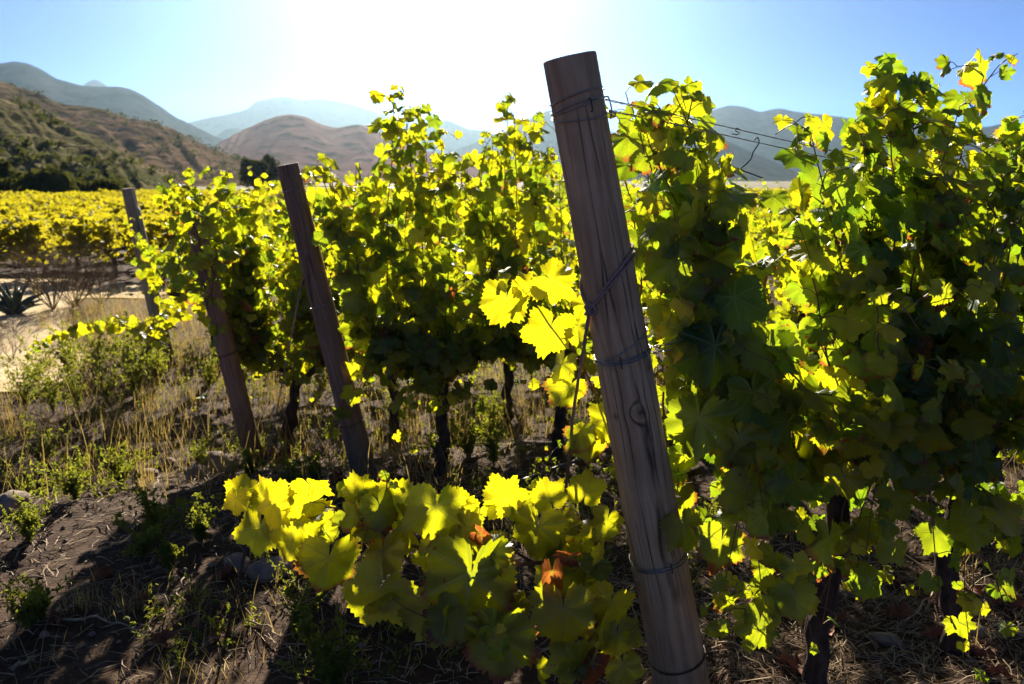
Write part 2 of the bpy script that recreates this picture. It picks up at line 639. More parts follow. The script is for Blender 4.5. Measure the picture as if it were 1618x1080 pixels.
hill('hill', 'pale lilac hill whose top stands behind the tall post',
     [(640, 270), (720, 236), (770, 216), (820, 196), (850, 178), (868, 170), (890, 178), (940, 196), (1020, 226), (1100, 252)], 1900, 450, 500, HM_FAR, .02, 120, 30, 8.3)
hill('hill', 'pale blue mountains beyond the wires on the right',
     [(900, 250), (1000, 215), (1060, 194), (1090, 184), (1120, 175), (1152, 165), (1175, 167), (1200, 176), (1215, 173), (1232, 170), (1255, 175), (1300, 181), (1360, 188), (1420, 196), (1480, 199), (1520, 197), (1560, 200), (1580, 195), (1618, 199), (1700, 190), (1820, 205)], 2300, 600, 500, HM_FAR, .025, 170, 34, 1.9)
hill('hill', 'grey blue slope falling to the right below the wires',
     [(880, 262), (960, 232), (1020, 205), (1050, 193), (1080, 197), (1110, 206), (1150, 222), (1200, 245), (1260, 272), (1320, 288)], 1300, 350, 400, HM_FAR, .03, 120, 34, 2.9)
hill('hill', 'dark blue hill low at the right edge of the view',
     [(1400, 290), (1460, 272), (1520, 250), (1560, 234), (1590, 226), (1618, 222), (1680, 214), (1760, 230), (1840, 260)], 1400, 350, 350, HM_FAR, .03, 90, 30, 6.9)

# ---------------------------------------------------------------- leaves
LOBES = [(0, 1.0), (12, .95), (25, .82), (38, .90), (52, .97), (66, .90), (80, .74), (94, .81), (106, .86), (122, .80), (140, .72), (156, .63), (167, .46), (172, .25)]


def leaf_variant(seed, M, hi=True):
    rg = np.random.default_rng(seed)
    N = 2 * M if hi else M
    th = np.linspace(-172, 172, N + 1) if not hi else np.linspace(-172, 172, N + 1)
    xs = np.array([a for a, _ in LOBES], float)
    r = np.zeros(N + 1)
    for side in (-1, 1):
        rs = np.array([b for _, b in LOBES]) * (1 + .07 * rg.standard_normal(len(LOBES)))
        k = th * side >= 0
        r[k] = np.interp(np.abs(th[k]), xs + 2.0 * rg.standard_normal(len(xs)) * (xs > 1), rs)
    if hi:
        tooth = np.where(np.arange(N + 1) % 2 == 0, -.042, .055) * (1 + .5 * rg.standard_normal(N + 1))
        r *= 1 + tooth
    else:
        r *= 1 + np.where(np.arange(N + 1) % 2 == 0, -.03, .04)
    t = np.radians(th)
    out = np.stack([r * np.sin(t), r * np.cos(t)], 1)
    P = [np.zeros((1, 2))]
    T = []
    if hi:
        inner = out[::2] * .52
        ni = len(inner)
        P += [inner, out]
        for i in range(ni - 1):
            a, b = 1 + i, 2 + i
            o0, o1, o2 = 1 + ni + 2 * i, 2 + ni + 2 * i, 3 + ni + 2 * i
            T += [(0, b, a), (a, o1, o0), (a, b, o1), (b, o2, o1)]
    else:
        P.append(out)
        for i in range(N): T.append((0, i + 2, i + 1))
    P = np.concatenate(P)
    x, y = P[:, 0], P[:, 1]
    rr = np.hypot(x, y)
    an = np.arctan2(x, y)
    fold, cup, droop = rg.uniform(-.10, .42), rg.uniform(-.28, .15), rg.uniform(-.1, .6)
    z = -fold * np.abs(x) + cup * rr ** 2 - droop * np.sign(y) * y * y * .6
    z += .15 * rr ** 2 * np.sin(rg.uniform(2, 4) * an + rg.uniform(0, 6)) + .08 * rr ** 2 * np.sin(7 * an + rg.uniform(0, 6))
    z += .045 * rr * np.cos(an / R(54) * 2 * PI) * 1.5    # pleats along the main veins
    z += rg.uniform(-.2, .2) * x * np.abs(y)
    V = np.stack([x, y, z], 1)
    return V, np.array(T), P


VAR_HI = [leaf_variant(100 + i, 34) for i in range(14)]
VAR_MID = [leaf_variant(200 + i, 18) for i in range(10)]
VAR_LOW = [leaf_variant(300 + i, 13, False) for i in range(8)]


def dry_variant(seed):
    V, T, P = leaf_variant(seed, 20)
    rg = np.random.default_rng(seed)
    x, y = V[:, 0].copy(), V[:, 1].copy()
    a = np.clip(x * 2.0, -2.2, 2.2)
    V[:, 0] = np.sin(a) / 2.4
    V[:, 2] = (1 - np.cos(a)) / 2.2 + .12 * np.sin(9 * y + seed) + .35 * y * y * rg.uniform(-1, 1)
    return V, T, P


VAR_DRY = [dry_variant(400 + i) for i in range(5)]


class Leaves:
    def __init__(s, rg, lod):
        s.rg, s.lod = rg, lod
        s.var = {'hi': VAR_HI, 'mid': VAR_MID, 'low': VAR_LOW}[lod]
        s.pos, s.T, s.N, s.size, s.tint = [], [], [], [], []
        s.pet = []
        s.yb = 0.0

    def add(s, pos, T, N, size, yel=None, dry=0.0):
        T = Vector(T).normalized()
        N = Vector(N)
        N = N - T * N.dot(T)
        if N.length < 1e-4: N = T.orthogonal()
        s.pos.append(tuple(pos)); s.T.append(tuple(T)); s.N.append(tuple(N.normalized())); s.size.append(size)
        y = min(1, max(0, s.rg.beta(1.3, 2.1) + s.yb)) if yel is None else yel
        s.tint.append((y, s.rg.random(), dry, 1))

    def node(s, p, az, size, face=None, yel=None, pet=.06, up=.3):
        """a leaf on a petiole that leaves the cane at p towards azimuth az and hangs"""
        rg = s.rg
        out = Vector((math.cos(az), math.sin(az), rg.uniform(-.1, .7))).normalized()
        q = Vector(p) + out * pet * rg.uniform(.6, 1.3)
        h = Vector((out.x, out.y, 0))
        if face is not None: h = (h * .55 + Vector(face) * .8 + Vector((rg.normal() * .35, rg.normal() * .35, 0)))
        h = h.normalized() if h.length > .01 else Vector((0, -1, 0))
        T = h * rg.uniform(.05, .85) + Vector((rg.normal() * .35, rg.normal() * .35, -rg.uniform(.35, 1.15) + up * rg.random()))
        N = h * rg.uniform(.5, 1.0) + Vector((rg.normal() * .25, rg.normal() * .25, rg.uniform(.05, .75)))
        s.pet.append((tuple(p), tuple(q)))
        s.add(q, T, N, size, yel)
        return q

    def mesh(s, name, mats, loc):
        n = len(s.pos)
        pos, T, N = np.array(s.pos), np.array(s.T), np.array(s.N)
        X = np.cross(T, N)
        M = np.stack([X, T, N], 2) * np.array(s.size)[:, None, None]
        vi = s.rg.integers(0, len(s.var), n)
        Vs, Ts, Us, Cs = [], [], [], []
        base = 0
        tint = np.array(s.tint)
        for k, (V, Tr, P) in enumerate(s.var):
            m = np.nonzero(vi == k)[0]
            if not len(m): continue
            W = np.einsum('kij,nj->kni', M[m], V) + pos[m][:, None, :] - np.array(loc)[None, None, :]
            nv = len(V)
            Vs.append(W.reshape(-1, 3))
            Ts.append((Tr[None] + (base + np.arange(len(m)) * nv)[:, None, None]).reshape(-1, 3))
            Us.append(np.tile(P, (len(m), 1)))
            Cs.append(np.repeat(tint[m], nv, 0))
            base += nv * len(m)
        return tri_mesh(name, np.concatenate(Vs), np.concatenate(Ts), mats, np.concatenate(Us), np.concatenate(Cs))


def smooth_path(pts, n):
    """Catmull-Rom through pts, n points"""
    P = [Vector(p) for p in pts]
    if len(P) == 2: return [P[0].lerp(P[1], i / (n - 1)) for i in range(n)]
    P = [P[0] * 2 - P[1]] + P + [P[-1] * 2 - P[-2]]
    m = len(P) - 3
    out = []
    for i in range(n):
        u = i / (n - 1) * m
        k = min(int(u), m - 1)
        t = u - k
        a, b, c, d = P[k:k + 4]
        out.append(.5 * ((2 * b) + (c - a) * t + (2 * a - 5 * b + 4 * c - d) * t * t + (3 * b - a - 3 * c + d) * t ** 3))
    return out


def path_len(p): return sum((p[i + 1] - p[i]).length for i in range(len(p) - 1))


def wobble(path, amp, seed):
    return [p + Vector((mnoise.noise((i * .35, seed, 0)), mnoise.noise((i * .35, seed, 5)), mnoise.noise((i * .35, seed, 9)))) * amp * min(1, i / 3) for i, p in enumerate(path)]


class Vine:
    """root > trunk, cane ..., foliage, withered_leaf ..."""
    def __init__(s, base, label, seed, lod='hi', group=None, size=.062, face=None, many_canes=True, cane_n=5, yb=.12):
        s.base = Vector(base)
        s.rg = np.random.default_rng(seed)
        s.seed = seed
        s.root = empty('grape_vine', s.base, label, 'grapevine', group)
        s.L = Leaves(s.rg, lod)
        s.L.yb = yb
        s.size, s.face, s.cn = size, face, cane_n
        s.canes = []
        s.many = many_canes
        s.dry = []

    def trunk(s, pts, rad, arms=()):
        m = MB()
        p = smooth_path(pts, 16 if s.L.lod != 'low' else 8)
        n = len(p)
        rr = [rad[0] + (rad[1] - rad[0]) * i / (n - 1) + rad[0] * .25 * max(0, 1 - i / 2.5) for i in range(n)]
        rr[-1] *= .7
        nn = 14 if s.L.lod != 'low' else 7
        m.tube([q - s.base for q in wobble(p, rad[0] * 1.1, s.seed)], rr, nn, rough=.28, seed=s.seed)
        for a in arms:
            q = smooth_path(a[0], 9)
            m.tube([x - s.base for x in wobble(q, .012, s.seed + 3)], [a[1] + (a[2] - a[1]) * i / 8 for i in range(9)], 9, rough=.32, seed=s.seed + 2.0)
        m.build('trunk', M_TRUNK, s.root)

    def shoot(s, pts, r0=.0045, sp=.055, size=None, lat=.35, yel=None, skip=0.0, tip=.35, amp=.02, pet=.06, leafy=1.0, latlen=.16):
        rg = s.rg
        size = size or s.size
        L0 = path_len([Vector(p) for p in pts])
        n = max(6, int(L0 / .05))
        p = wobble(smooth_path(pts, n), amp, rg.uniform(0, 99))
        L = path_len(p)
        rr = [max(.0011, r0 * (1 - .75 * i / (n - 1))) for i in range(n)]
        s.canes.append((p, rr))
        k = max(2, int(L / sp))
        az = rg.uniform(0, 6.28)
        for i in range(k + 1):
            t = i / k
            if t < skip: continue
            f = t * (n - 1)
            a = min(int(f), n - 2)
            q = p[a].lerp(p[a + 1], f - a)
            az += PI + rg.normal() * .5
            if rg.random() > leafy: continue
            sz = size * rg.uniform(.72, 1.22) * (1 - (1 - tip) * max(0, (t - .62) / .38) ** 1.3)
            s.L.node(q, az, sz, s.face, yel if yel is None else min(1, max(0, yel + rg.normal() * .12)), pet * (sz / .06))
            if rg.random() < lat:
                ll = latlen * rg.uniform(.5, 1.3)
                dr = Vector((math.cos(az + 1.5), math.sin(az + 1.5), rg.uniform(-.4, .8))).normalized()
                e = q + dr * ll + Vector((0, 0, rg.uniform(-.08, .03)))
                lp = smooth_path([q, q.lerp(e, .5) + Vector((0, 0, .02)), e], 5)
                s.canes.append((lp, [.0018, .0016, .0014, .0012, .001]))
                for j in range(int(ll / .045) + 1):
                    s.L.node(lp[min(4, j + 1)], rg.uniform(0, 6.28), sz * rg.uniform(.45, .85), s.face, None, .04)

    def leaf_px(s, px, py, Y, spx, a=180, tilt=(0, 0), yel=None):
        """one leaf: petiole point at a spot in the scene, length given by its apparent size"""
        P = at(px, py, Y)
        depth = Y * CP - (P.z - CAM_H) * SP
        Rt, U, B = Vector((1, 0, 0)), Vector((0, SP, CP)), Vector((0, -CP, SP))
        a = R(a)
        T = Rt * math.sin(a) + U * math.cos(a) + B * tilt[0]
        N = B + Rt * tilt[1] + U * .1
        s.L.add(P, T, N, spx * .70 / F * depth, yel)

    def withered(s, pos, size, T=(0, 0, -1), N=(0, -1, .2)):
        s.dry.append((pos, size, T, N))

    def finish(s):
        big = [c for c in s.canes if c[1][0] > .0025]
        small = [c for c in s.canes if c[1][0] <= .0025]
        pets = s.L.pet
        mats = [M_CANE, M_PET]
        # petioles and thin side shoots go with the cane they start nearest to
        owners = [MB() for _ in range(max(1, len(big)))] if s.many else [MB()]
        starts = [np.array([tuple(q) for q in c[0]]) for c in big] if s.many and big else None

        def owner(p):
            if starts is None: return owners[0]
            d = [((st - np.array(tuple(p))) ** 2).sum(1).min() for st in starts]
            return owners[int(np.argmin(d))]
        for i, (p, rr) in enumerate(big):
            ow = owners[i] if starts is not None else owners[0]
            ow.tube([q - s.base for q in p], rr, s.cn, 0)
        for p, rr in small:
            owner(p[0]).tube([q - s.base for q in p], rr, 4, 1)
        for a, b in pets:
            A, B = Vector(a), Vector(b)
            mid = A.lerp(B, .5) + Vector((0, 0, .006))
            owner(a).tube([A - s.base, mid - s.base, B - s.base], [.0013, .0011, .001], 3, 1, caps=False)
        for ow in owners:
            if ow.f: ow.build('cane', mats, s.root)
        if s.L.pos:
            link_mesh('foliage', s.L.mesh('foliage', [M_LEAF], s.base), s.root)
        for k, (pos, size, T, N) in enumerate(s.dry):
            V, Tr, P = VAR_DRY[k % len(VAR_DRY)]
            T = Vector(T).normalized(); N = Vector(N); N = (N - T * N.dot(T)).normalized()
            X = T.cross(N)
            Mx = np.array([tuple(X), tuple(T), tuple(N)]).T * size
            W = V @ Mx.T
            me = tri_mesh('withered_leaf', W, Tr, [M_LEAF], P, np.tile([.6, .5, 1.0, 1], (len(V), 1)))
            o = link_mesh('withered_leaf', me, s.root, Vector(pos) - s.base)
            o['label'] = 'curled brown withered leaf'
        return s.root


RDIR = Vector((.94, .34, 0)).normalized()
RN = Vector((.34, -.94, 0)).normalized()      # across the row, towards the camera


def row_pt(o, t, z=0, c=0):
    p = Vector((o[0], o[1], 0)) + RDIR * t + RN * c
    p.z = gz(p.x, p.y) + z
    return p


def head_vine(o, t, label, seed, lod, top, nshoot, group=None, tips=(), head=.62, lean=.0, size=.062, spread=.42, lat=.35, droop=3, sp=.055, rad=.033, thick=.13, many=True, drycount=0, auto=True, zlow=.7, yb=.06, skirt=0, red=0):
    base = row_pt(o, t)
    v = Vine(base - Vector((0, 0, .03)), label, seed, lod, group, size, (RN.x, RN.y, 0), many, yb=yb)
    rg = v.rg
    hd = row_pt(o, t + lean, head, rg.uniform(-.04, .04))
    mid = base.lerp(hd, .5) + RDIR * rg.uniform(-.03, .03) + RN * rg.uniform(-.03, .03)
    armL = row_pt(o, t + lean - spread * .6, head + .06, rg.uniform(-.05, .05))
    armR = row_pt(o, t + lean + spread * .6, head + .06, rg.uniform(-.05, .05))
    v.trunk([base - Vector((0, 0, .06)), base + Vector((0, 0, .12)), mid, hd], (rad, rad * .85),
            [([hd - Vector((0, 0, .05)), hd.lerp(armL, .5) + Vector((0, 0, .0)), armL], rad * .8, rad * .42),
             ([hd - Vector((0, 0, .05)), hd.lerp(armR, .5) + Vector((0, 0, .0)), armR], rad * .8, rad * .42)])
    v.hd, v.armL, v.armR = hd, armL, armR

    def start():
        k = rg.random()
        return (armL.lerp(hd, rg.random()) if k < .5 else armR.lerp(hd, rg.random())) + Vector((0, 0, .01))
    for tp in tips:
        b = start()
        # start from the arm point nearest along the row
        cand = [armL, armL.lerp(hd, .5), hd, armR.lerp(hd, .5), armR]
        b = min(cand, key=lambda c: (c.x - tp.x) ** 2 + (c.y - tp.y) ** 2)
        m1 = b.lerp(tp, .45) + Vector((rg.normal() * .05, rg.normal() * .05, .03))
        v.shoot([b, m1, tp], .0048, .037, lat=lat + .2, tip=.66, latlen=.11, size=size * 1.05)
    if auto:
        for i in range(nshoot):
            b = start()
            e = row_pt(o, t + lean + (i + .5 - nshoot / 2) / nshoot * 2 * spread * 1.35 + rg.normal() * .08, max(zlow, top + rg.normal() * .1 - .1 * abs(rg.normal())), rg.normal() * thick)
            m1 = b.lerp(e, .5) + RN * rg.normal() * .08 + RDIR * rg.normal() * .05
            v.shoot([b, m1, e], .0046, sp, lat=lat)
        for i in range(droop):
            b = row_pt(o, t + lean + rg.uniform(-spread, spread), rg.uniform(.75, top * .8), rg.normal() * .05)
            sgn = 1 if rg.random() < .6 else -1
            e = b + RN * sgn * rg.uniform(.15, .38) + RDIR * rg.normal() * .15
            e.z = max(gz(e.x, e.y) + .26, b.z - rg.uniform(.1, .6))
            v.shoot([b, b.lerp(e, .5) + Vector((0, 0, .10)), e], .0036, sp, lat=lat * .7)
        for i in range(skirt):
            b = start()
            e = b + RN * rg.uniform(-.25, .4) + RDIR * rg.normal() * .25
            e.z = gz(e.x, e.y) + rg.uniform(.2, .48)
            v.shoot([b, b.lerp(e, .5) + Vector((0, 0, .16)), e], .0032, sp * 1.25, lat=lat * .5, leafy=.85)
        for i in range(red):
            q = row_pt(o, t + rg.normal() * spread * .7, rg.uniform(.6, 1.2), rg.uniform(.1, .3))
            v.withered(q, rg.uniform(.03, .05), (rg.normal() * .5, rg.normal() * .5, -1), (rg.normal() * .6, -1, .3))
    return v

# ---------------------------------------------------------------- posts


def post(label, base, top, r0, r1, mat, seed, notch=None, sink=.15):
    base, top = Vector(base), Vector(top)
    ax = (top - base)
    L = ax.length
    ax.normalize()
    side = Vector((1, 0, 0))
    side = (side - ax * side.dot(ax)).normalized()
    back = ax.cross(side)
    M = Matrix((side, back, ax)).transposed()
    me = bpy.data.meshes.new('wooden_post')
    n, k = 40, 60
    V, Fc = [], []
    for i in range(k + 1):
        z = -sink + (L + sink) * i / k
        f = max(0, z / L)
        for j in range(n):
            a = 2 * PI * j / n
            r = r0 + (r1 - r0) * f
            r *= 1 + .035 * mnoise.noise((math.cos(a) * 1.2 + seed, math.sin(a) * 1.2, z * 1.4)) + .012 * mnoise.noise((math.cos(a) * 5 + seed, math.sin(a) * 5, z * 1.2))
            r -= .0035 * max(0, mnoise.noise((math.cos(a) * 7 + seed, math.sin(a) * 7, z * .8)) - .25) * 2
            if i == k: r -= .0012
            zz = z
            if i == k - 1: zz = L - .0025
            x, y = r * math.cos(a), r * math.sin(a)
            if notch:
                da = abs((a - notch[0] + PI) % (2 * PI) - PI)
                if da < notch[2] and z > L - notch[1]:
                    w = (1 - da / notch[2]) * sstep(L - notch[1], L - notch[1] * .75, z)
                    x, y = x * (1 - .75 * w), y * (1 - .75 * w)
                    zz -= .02 * w
            V.append((x, y, zz))
    for i in range(k):
        for j in range(n):
            a, b = i * n + j, i * n + (j + 1) % n
            Fc.append((a, b, b + n, a + n))
    c = len(V)
    V.append((0, 0, L + .0005))
    for j in range(n): Fc.append((k * n + j, k * n + (j + 1) % n, c))
    me.from_pydata(V, [], Fc)
    me.materials.append(mat)
    me.polygons.foreach_set('use_smooth', [True] * (k * n) + [False] * n)
    o = bpy.data.objects.new('wooden_post', me)
    COL.objects.link(o)
    o.matrix_world = Matrix.Translation(base) @ M.to_4x4()
    tag(o, label, 'post')
    o['_L'] = L
    rad = lambda z: r0 + (r1 - r0) * max(0, z / L)
    return o, rad, Matrix.Translation(base) @ M.to_4x4()


def wrap(po, z, turns, tilt=0.0, wr=.0014, mat=None, pitch=.004, phase=0., tail=0, wob=.003, tilt_az=0.0, name='wire_wrap'):
    """wire wound round a post"""
    o, rad, M = po
    pts = []
    n = int(36 * turns)
    for i in range(n + 1):
        a = phase + 2 * PI * turns * i / n
        zz = z + pitch * turns * i / n + tilt * math.cos(a - tilt_az) + wob * mnoise.noise((a * .7, z * 9, phase))
        r = rad(zz) * 1.03 + wr * .9
        pts.append((r * math.cos(a), r * math.sin(a), zz))
    m = MB()
    m.tube(pts, wr, 5)
    if tail:
        e = Vector(pts[-1])
        d = Vector((e.x, e.y, 0)).normalized()
        hk = [e, e + d * .006 + Vector((0, 0, -.004)), e + d * .008 + Vector((0, 0, -.03)), e + d * .003 + Vector((0, 0, -.043)), e + d * .0 + Vector((.006, 0, -.03))]
        m.tube(smooth_path(hk, 12), wr, 5)
    return m.build(name, mat or M_WIRE, o)


B1 = G(.452, 1.775)
P1 = post('tall weathered grey brown post in the foreground leaning left', B1, at(899.5, 89.5, 1.68), .070, .0535, M_WOOD, 2.0)
B2 = hit(581, 768)
P2 = post('brown post with a flat top leaning left in the middle of the vines', B2, at(454, 259, B2.y - .12), .0575, .0445, M_WOOD_RED, 5.0)
B3 = hit(402, 728)
P3 = post('short reddish post half hidden by leaves behind the brown flat topped post', B3, at(308, 352, B3.y - .05), .056, .047, M_WOOD_RED, 9.0)
B4 = hit(266, 580)
P4 = post('far left grey post with a chipped top edge', B4, at(203, 297, B4.y - .1), .062, .052, M_WOOD_GREY, 13.0, (0.2, .16, .8))
# wires on the tall post
L1 = P1[0]['_L']
for po in (P1, P2, P3, P4): pass
wrap(P1, L1 - .080, 1.0, .008, .0016, phase=-.4, wob=.006)
wrap(P1, L1 - .098, 1.6, .006, .0016, phase=2.4, tail=1, wob=.006)
wrap(P1, L1 - .118, 1.0, .010, .0016, phase=1.0, tail=0, wob=.006, tilt_az=2.)
zm = 1.02
wrap(P1, zm, 2.4, .003, .0017, pitch=.005, phase=3.0, tail=1)
wrap(P1, zm + .028, 1.0, .022, .0015, phase=3.2, tilt_az=0)
wrap(P1, .515, 3.0, .003, .0016, pitch=.004, phase=3.6, tail=1)
wrap(P1, .240, 1.4, .002, .0013, M_RUST, phase=3.9, tail=1)
for a_, z_ in ((-1.2, L1 - .10), (-1.75, zm + .004), (-1.3, .52)):
    m_ = MB()
    r_ = P1[1](z_) * 1.03
    d_ = Vector((math.cos(a_), math.sin(a_), 0))
    t_ = Vector((-math.sin(a_), math.cos(a_), 0))
    c_ = d_ * r_ + Vector((0, 0, z_))
    m_.tube(smooth_path([c_ - d_ * .01 - Vector((0, 0, .012)), c_ + d_ * .003 - Vector((0, 0, .012)), c_ + d_ * .0055, c_ + d_ * .003 + Vector((0, 0, .012)), c_ - d_ * .01 + Vector((0, 0, .012))], 12), .0013, 5)
    m_.build('staple', M_RUST, P1[0])
L2 = P2[0]['_L']
wrap(P2, L2 - .055, 1, .004, .0012)
wrap(P2, L2 - .105, 2, .003, .0014, phase=3.0, tail=1)
wrap(P2, L2 - .60, 2, .01, .0014, phase=1.0)
wrap(P2, .32, 1.5, .006, .0014, phase=1.0, mat=M_RUST)
wrap(P3, .62, 2, .006, .0016, phase=1.0, mat=M_RUST)
wrap(P3, .95, 2, .006, .0014, phase=2.0)
wrap(P4, P4[0]['_L'] - .34, 1.5, .004, .0016, phase=2.0)


def loc2w(po, a, z, off=0.0):
    r = po[1](z) * 1.03 + off
    return po[2] @ Vector((r * math.cos(a), r * math.sin(a), z))


def line_obj(name, label, cat, segs, mat, n=5, kind=None, group=None):
    """segs: list of (points, radius); one mesh with its origin at the first point"""
    m = MB()
    for pts, r in segs: m.tube(pts, r, n)
    o = m.build(name, mat, None, True, segs[0][0][0])
    return tag(o, label, cat, group, kind)


def sag(a, b, s=.01, n=16):
    a, b = Vector(a), Vector(b)
    return [a.lerp(b, i / (n - 1)) - Vector((0, 0, 4 * s * (i / (n - 1)) * (1 - i / (n - 1)))) for i in range(n)]


def twist(a, b, n=26, r=.0022, turns=6):
    a, b = Vector(a), Vector(b)
    t = (b - a).normalized(); u = t.orthogonal().normalized(); v = t.cross(u)
    res = []
    for ph in (0, PI):
        res.append([a.lerp(b, i / (n - 1)) + (u * math.cos(ph + turns * 2 * PI * i / (n - 1)) + v * math.sin(ph + turns * 2 * PI * i / (n - 1))) * r for i in range(n)])
    return res


# twine tied round the tall post, its knot in front, running down to the ground
def twine():
    o_, rad, M = P1
    zk = 1.15
    ak = -PI / 2 - .95                     # knot at the left of the face
    pts1, pts2 = [], []
    for i in range(41):
        a = ak + 2 * PI * i / 40
        lift = .115 * math.sin(min(1, i / 17) * PI / 2) if i < 20 else .115 * math.sin(min(1, (40 - i) / 20) * PI / 2)
        z = zk + lift * (.95 if i < 20 else .92)
        r = rad(z) * 1.03 + .003
        pts1.append(M @ Vector((r * math.cos(a), r * math.sin(a), z)))
        z2 = z - .012 * math.sin(PI * i / 40) - .004
        r2 = rad(z2) * 1.03 + .0032
        pts2.append(M @ Vector((r2 * math.cos(a), r2 * math.sin(a), z2)))
    kn = M @ Vector(((rad(zk) + .008) * math.cos(ak), (rad(zk) + .008) * math.sin(ak), zk - .004))
    segs = [(pts1, .0029), (pts2, .0029)]
    u, v, w = Vector((1, 0, 0)), Vector((0, 0, 1)), Vector((0, -1, 0))
    kp = [kn + u * .011 * math.cos(a * 2.1) + v * .009 * math.sin(a * 3.2) + w * (.004 + .004 * math.sin(a * 5)) for a in [i * .22 for i in range(30)]]
    segs.append((kp, .0031))
    end = hit(872, 905)
    m1 = at(926, 525, kn.y + .03)
    m2 = at(905, 660, kn.y + .22)
    dn = smooth_path([kn + w * .004, at(932, 480, kn.y + .0), m1, m2, at(893, 780, kn.y + .5), end], 40)
    for ph in (0, 2 * PI / 3, 4 * PI / 3):
        segs.append(([p + Vector((math.cos(ph + i * 1.1), math.sin(ph + i * 1.1) * .5, 0)) * .0024 for i, p in enumerate(dn)], .0022))
    line_obj('twine', 'purplish grey twine knotted round the tall foreground post and running to the ground', 'twine', segs, M_TWINE, 6)


twine()

# trellis wires
wA = loc2w(P1, .2, L1 - .095, .002)
wB = loc2w(P1, -.1, L1 - .118, .002)
eA, eB = at(1640, 306, 2.22), at(1640, 312, 2.18)
segA = [(p, .0011) for p in twist(wA, wA.lerp(eA, .13), 20, .0018, 5)] + [(sag(wA.lerp(eA, .12), eA, .004), .0012)]
segB = [(p, .0011) for p in twist(wB, wB.lerp(eB, .16), 24, .0018, 6)] + [(sag(wB.lerp(eB, .15), eB, .006), .0012)]
line_obj('trellis_wire', 'upper of the two thin wires leading right from the top of the tall post', 'wire', segA, M_WIRE)
line_obj('trellis_wire', 'lower of the two thin wires leading right from the top of the tall post', 'wire', segB, M_WIRE)
wM = loc2w(P1, .1, zm + .006, .002)
eM = wM + RDIR * 1.9 + Vector((0, 0, .05))
segM = [(p, .0014) for p in twist(wM, wM + RDIR * .16 + Vector((0, 0, .012)), 26, .0022, 5)] + [(p, .0014) for p in twist(wM - Vector((0, 0, .012)), wM + RDIR * .14 - Vector((0, 0, .008)), 26, .0022, 5)] + [(sag(wM + RDIR * .14, eM, .01), .0013)]
line_obj('trellis_wire', 'twisted double wire leaving the middle of the tall post under the twine knot', 'wire', segM, M_WIRE)
w2 = loc2w(P2, .3, L2 - .10, .002)
line_obj('trellis_wire', 'thin wire from the top of the brown flat topped post into the leaves', 'wire', [(sag(w2, w2 + RDIR * 5.0 + Vector((0, 0, -.02)), .02, 30), .0014)], M_WIRE)
for dz, tx, lb in ((.0, 1, 'upper of two shiny wires among the leaves right of the brown flat topped post'), (-.025, 2, 'lower of two shiny wires among the leaves right of the brown flat topped post')):
    p = loc2w(P2, .3, .72, .003) + Vector((0, 0, dz))
    line_obj('trellis_wire', lb, 'wire', [(sag(p, p + RDIR * 5 + Vector((0, 0, .03)), .02, 24), .0016)], M_WIRE)
# loose hooks on the top wires
h0 = at(1197, 222, 1.80)
line_obj('wire_hook', 'dark bent wire hook hanging from the lower top wire', 'wire hook',
         [(smooth_path([at(1192, 221, 1.80), at(1197, 217, 1.795), at(1199, 226, 1.80), at(1190, 240, 1.80), at(1187, 250, 1.80), at(1180, 258, 1.80), at(1171, 267, 1.80), at(1184, 273, 1.80), at(1205, 281, 1.80)], 40), .0014)], M_RUST)
line_obj('wire_clip', 'tiny curl of wire twisted on the upper top wire', 'wire clip',
         [(smooth_path([at(1168, 204, 1.78), at(1164, 202, 1.776), at(1163, 207, 1.78), at(1168, 209, 1.783), at(1165, 212, 1.78), at(1156, 211, 1.78)], 26), .0011)], M_RUST)
# guy wire of the second post
gw = loc2w(P2, PI + .6, L2 - .46, .003)
ge = hit(418, 748)
line_obj('guy_wire', 'thin purplish twisted wire from the brown flat topped post down to the ground', 'wire', [(p, .0016) for p in twist(gw, ge, 120, .0028, 22)], M_TWINE)
# drip line between the two nearest rows
q0, q1, q2, q3 = hit(600, 850), hit(760, 795), hit(850, 764), hit(935, 735)
line_obj('irrigation_pipe', 'black irrigation pipe lying on the ground behind the bright shoots', 'pipe',
         [(smooth_path([hit(480, 880) + Vector((0, 0, .01)), q0 + Vector((0, 0, .02)), q1 + Vector((0, 0, .03)), q2 + Vector((0, 0, .045)), q3 + Vector((0, 0, .05)), hit(1060, 690) + Vector((0, 0, .04)), hit(1400, 620)], 40), .009)], M_PIPE, 8)
line_obj('metal_stake', 'thin dark rod standing below the left end of the bright shoots', 'stake', [(smooth_path([hit(356, 1015) - Vector((0, 0, .05)), hit(356, 1015), at(374, 930, hit(356, 1015).y + .02), at(390, 858, hit(356, 1015).y + .03)], 10), .0045)], M_RUST)
line_obj('metal_stake', 'short rusty hooked rod among the weeds on the left', 'stake', [(smooth_path([hit(155, 655), at(157, 640, hit(155, 655).y), at(158, 632, hit(155, 655).y), at(163, 630, hit(155, 655).y), at(163, 637, hit(155, 655).y), at(158, 641, hit(155, 655).y)], 14), .006)], M_RUST)

# ---------------------------------------------------------------- vines
O1, O2, O3, O4 = (.50, 1.86), (-.58, 3.50), (-1.30, 4.45), (-2.40, 6.15)
O5, O6, O7 = (-3.0, 8.2), (-3.6, 10.2), (-4.0, 12.4)


def tipsY(lst, o, c=0.0):
    """tips given by where they stand in the row: pixel column/row resolved on the row's plane"""
    res = []
    for px, py, cc in lst:
        d = ray(px, py)
        P = Vector((0, 0, CAM_H))
        O = Vector((o[0], o[1], 0)) + RN * cc
        k = (O - P).dot(RN) / d.dot(RN)
        res.append(P + d * k)
    return res


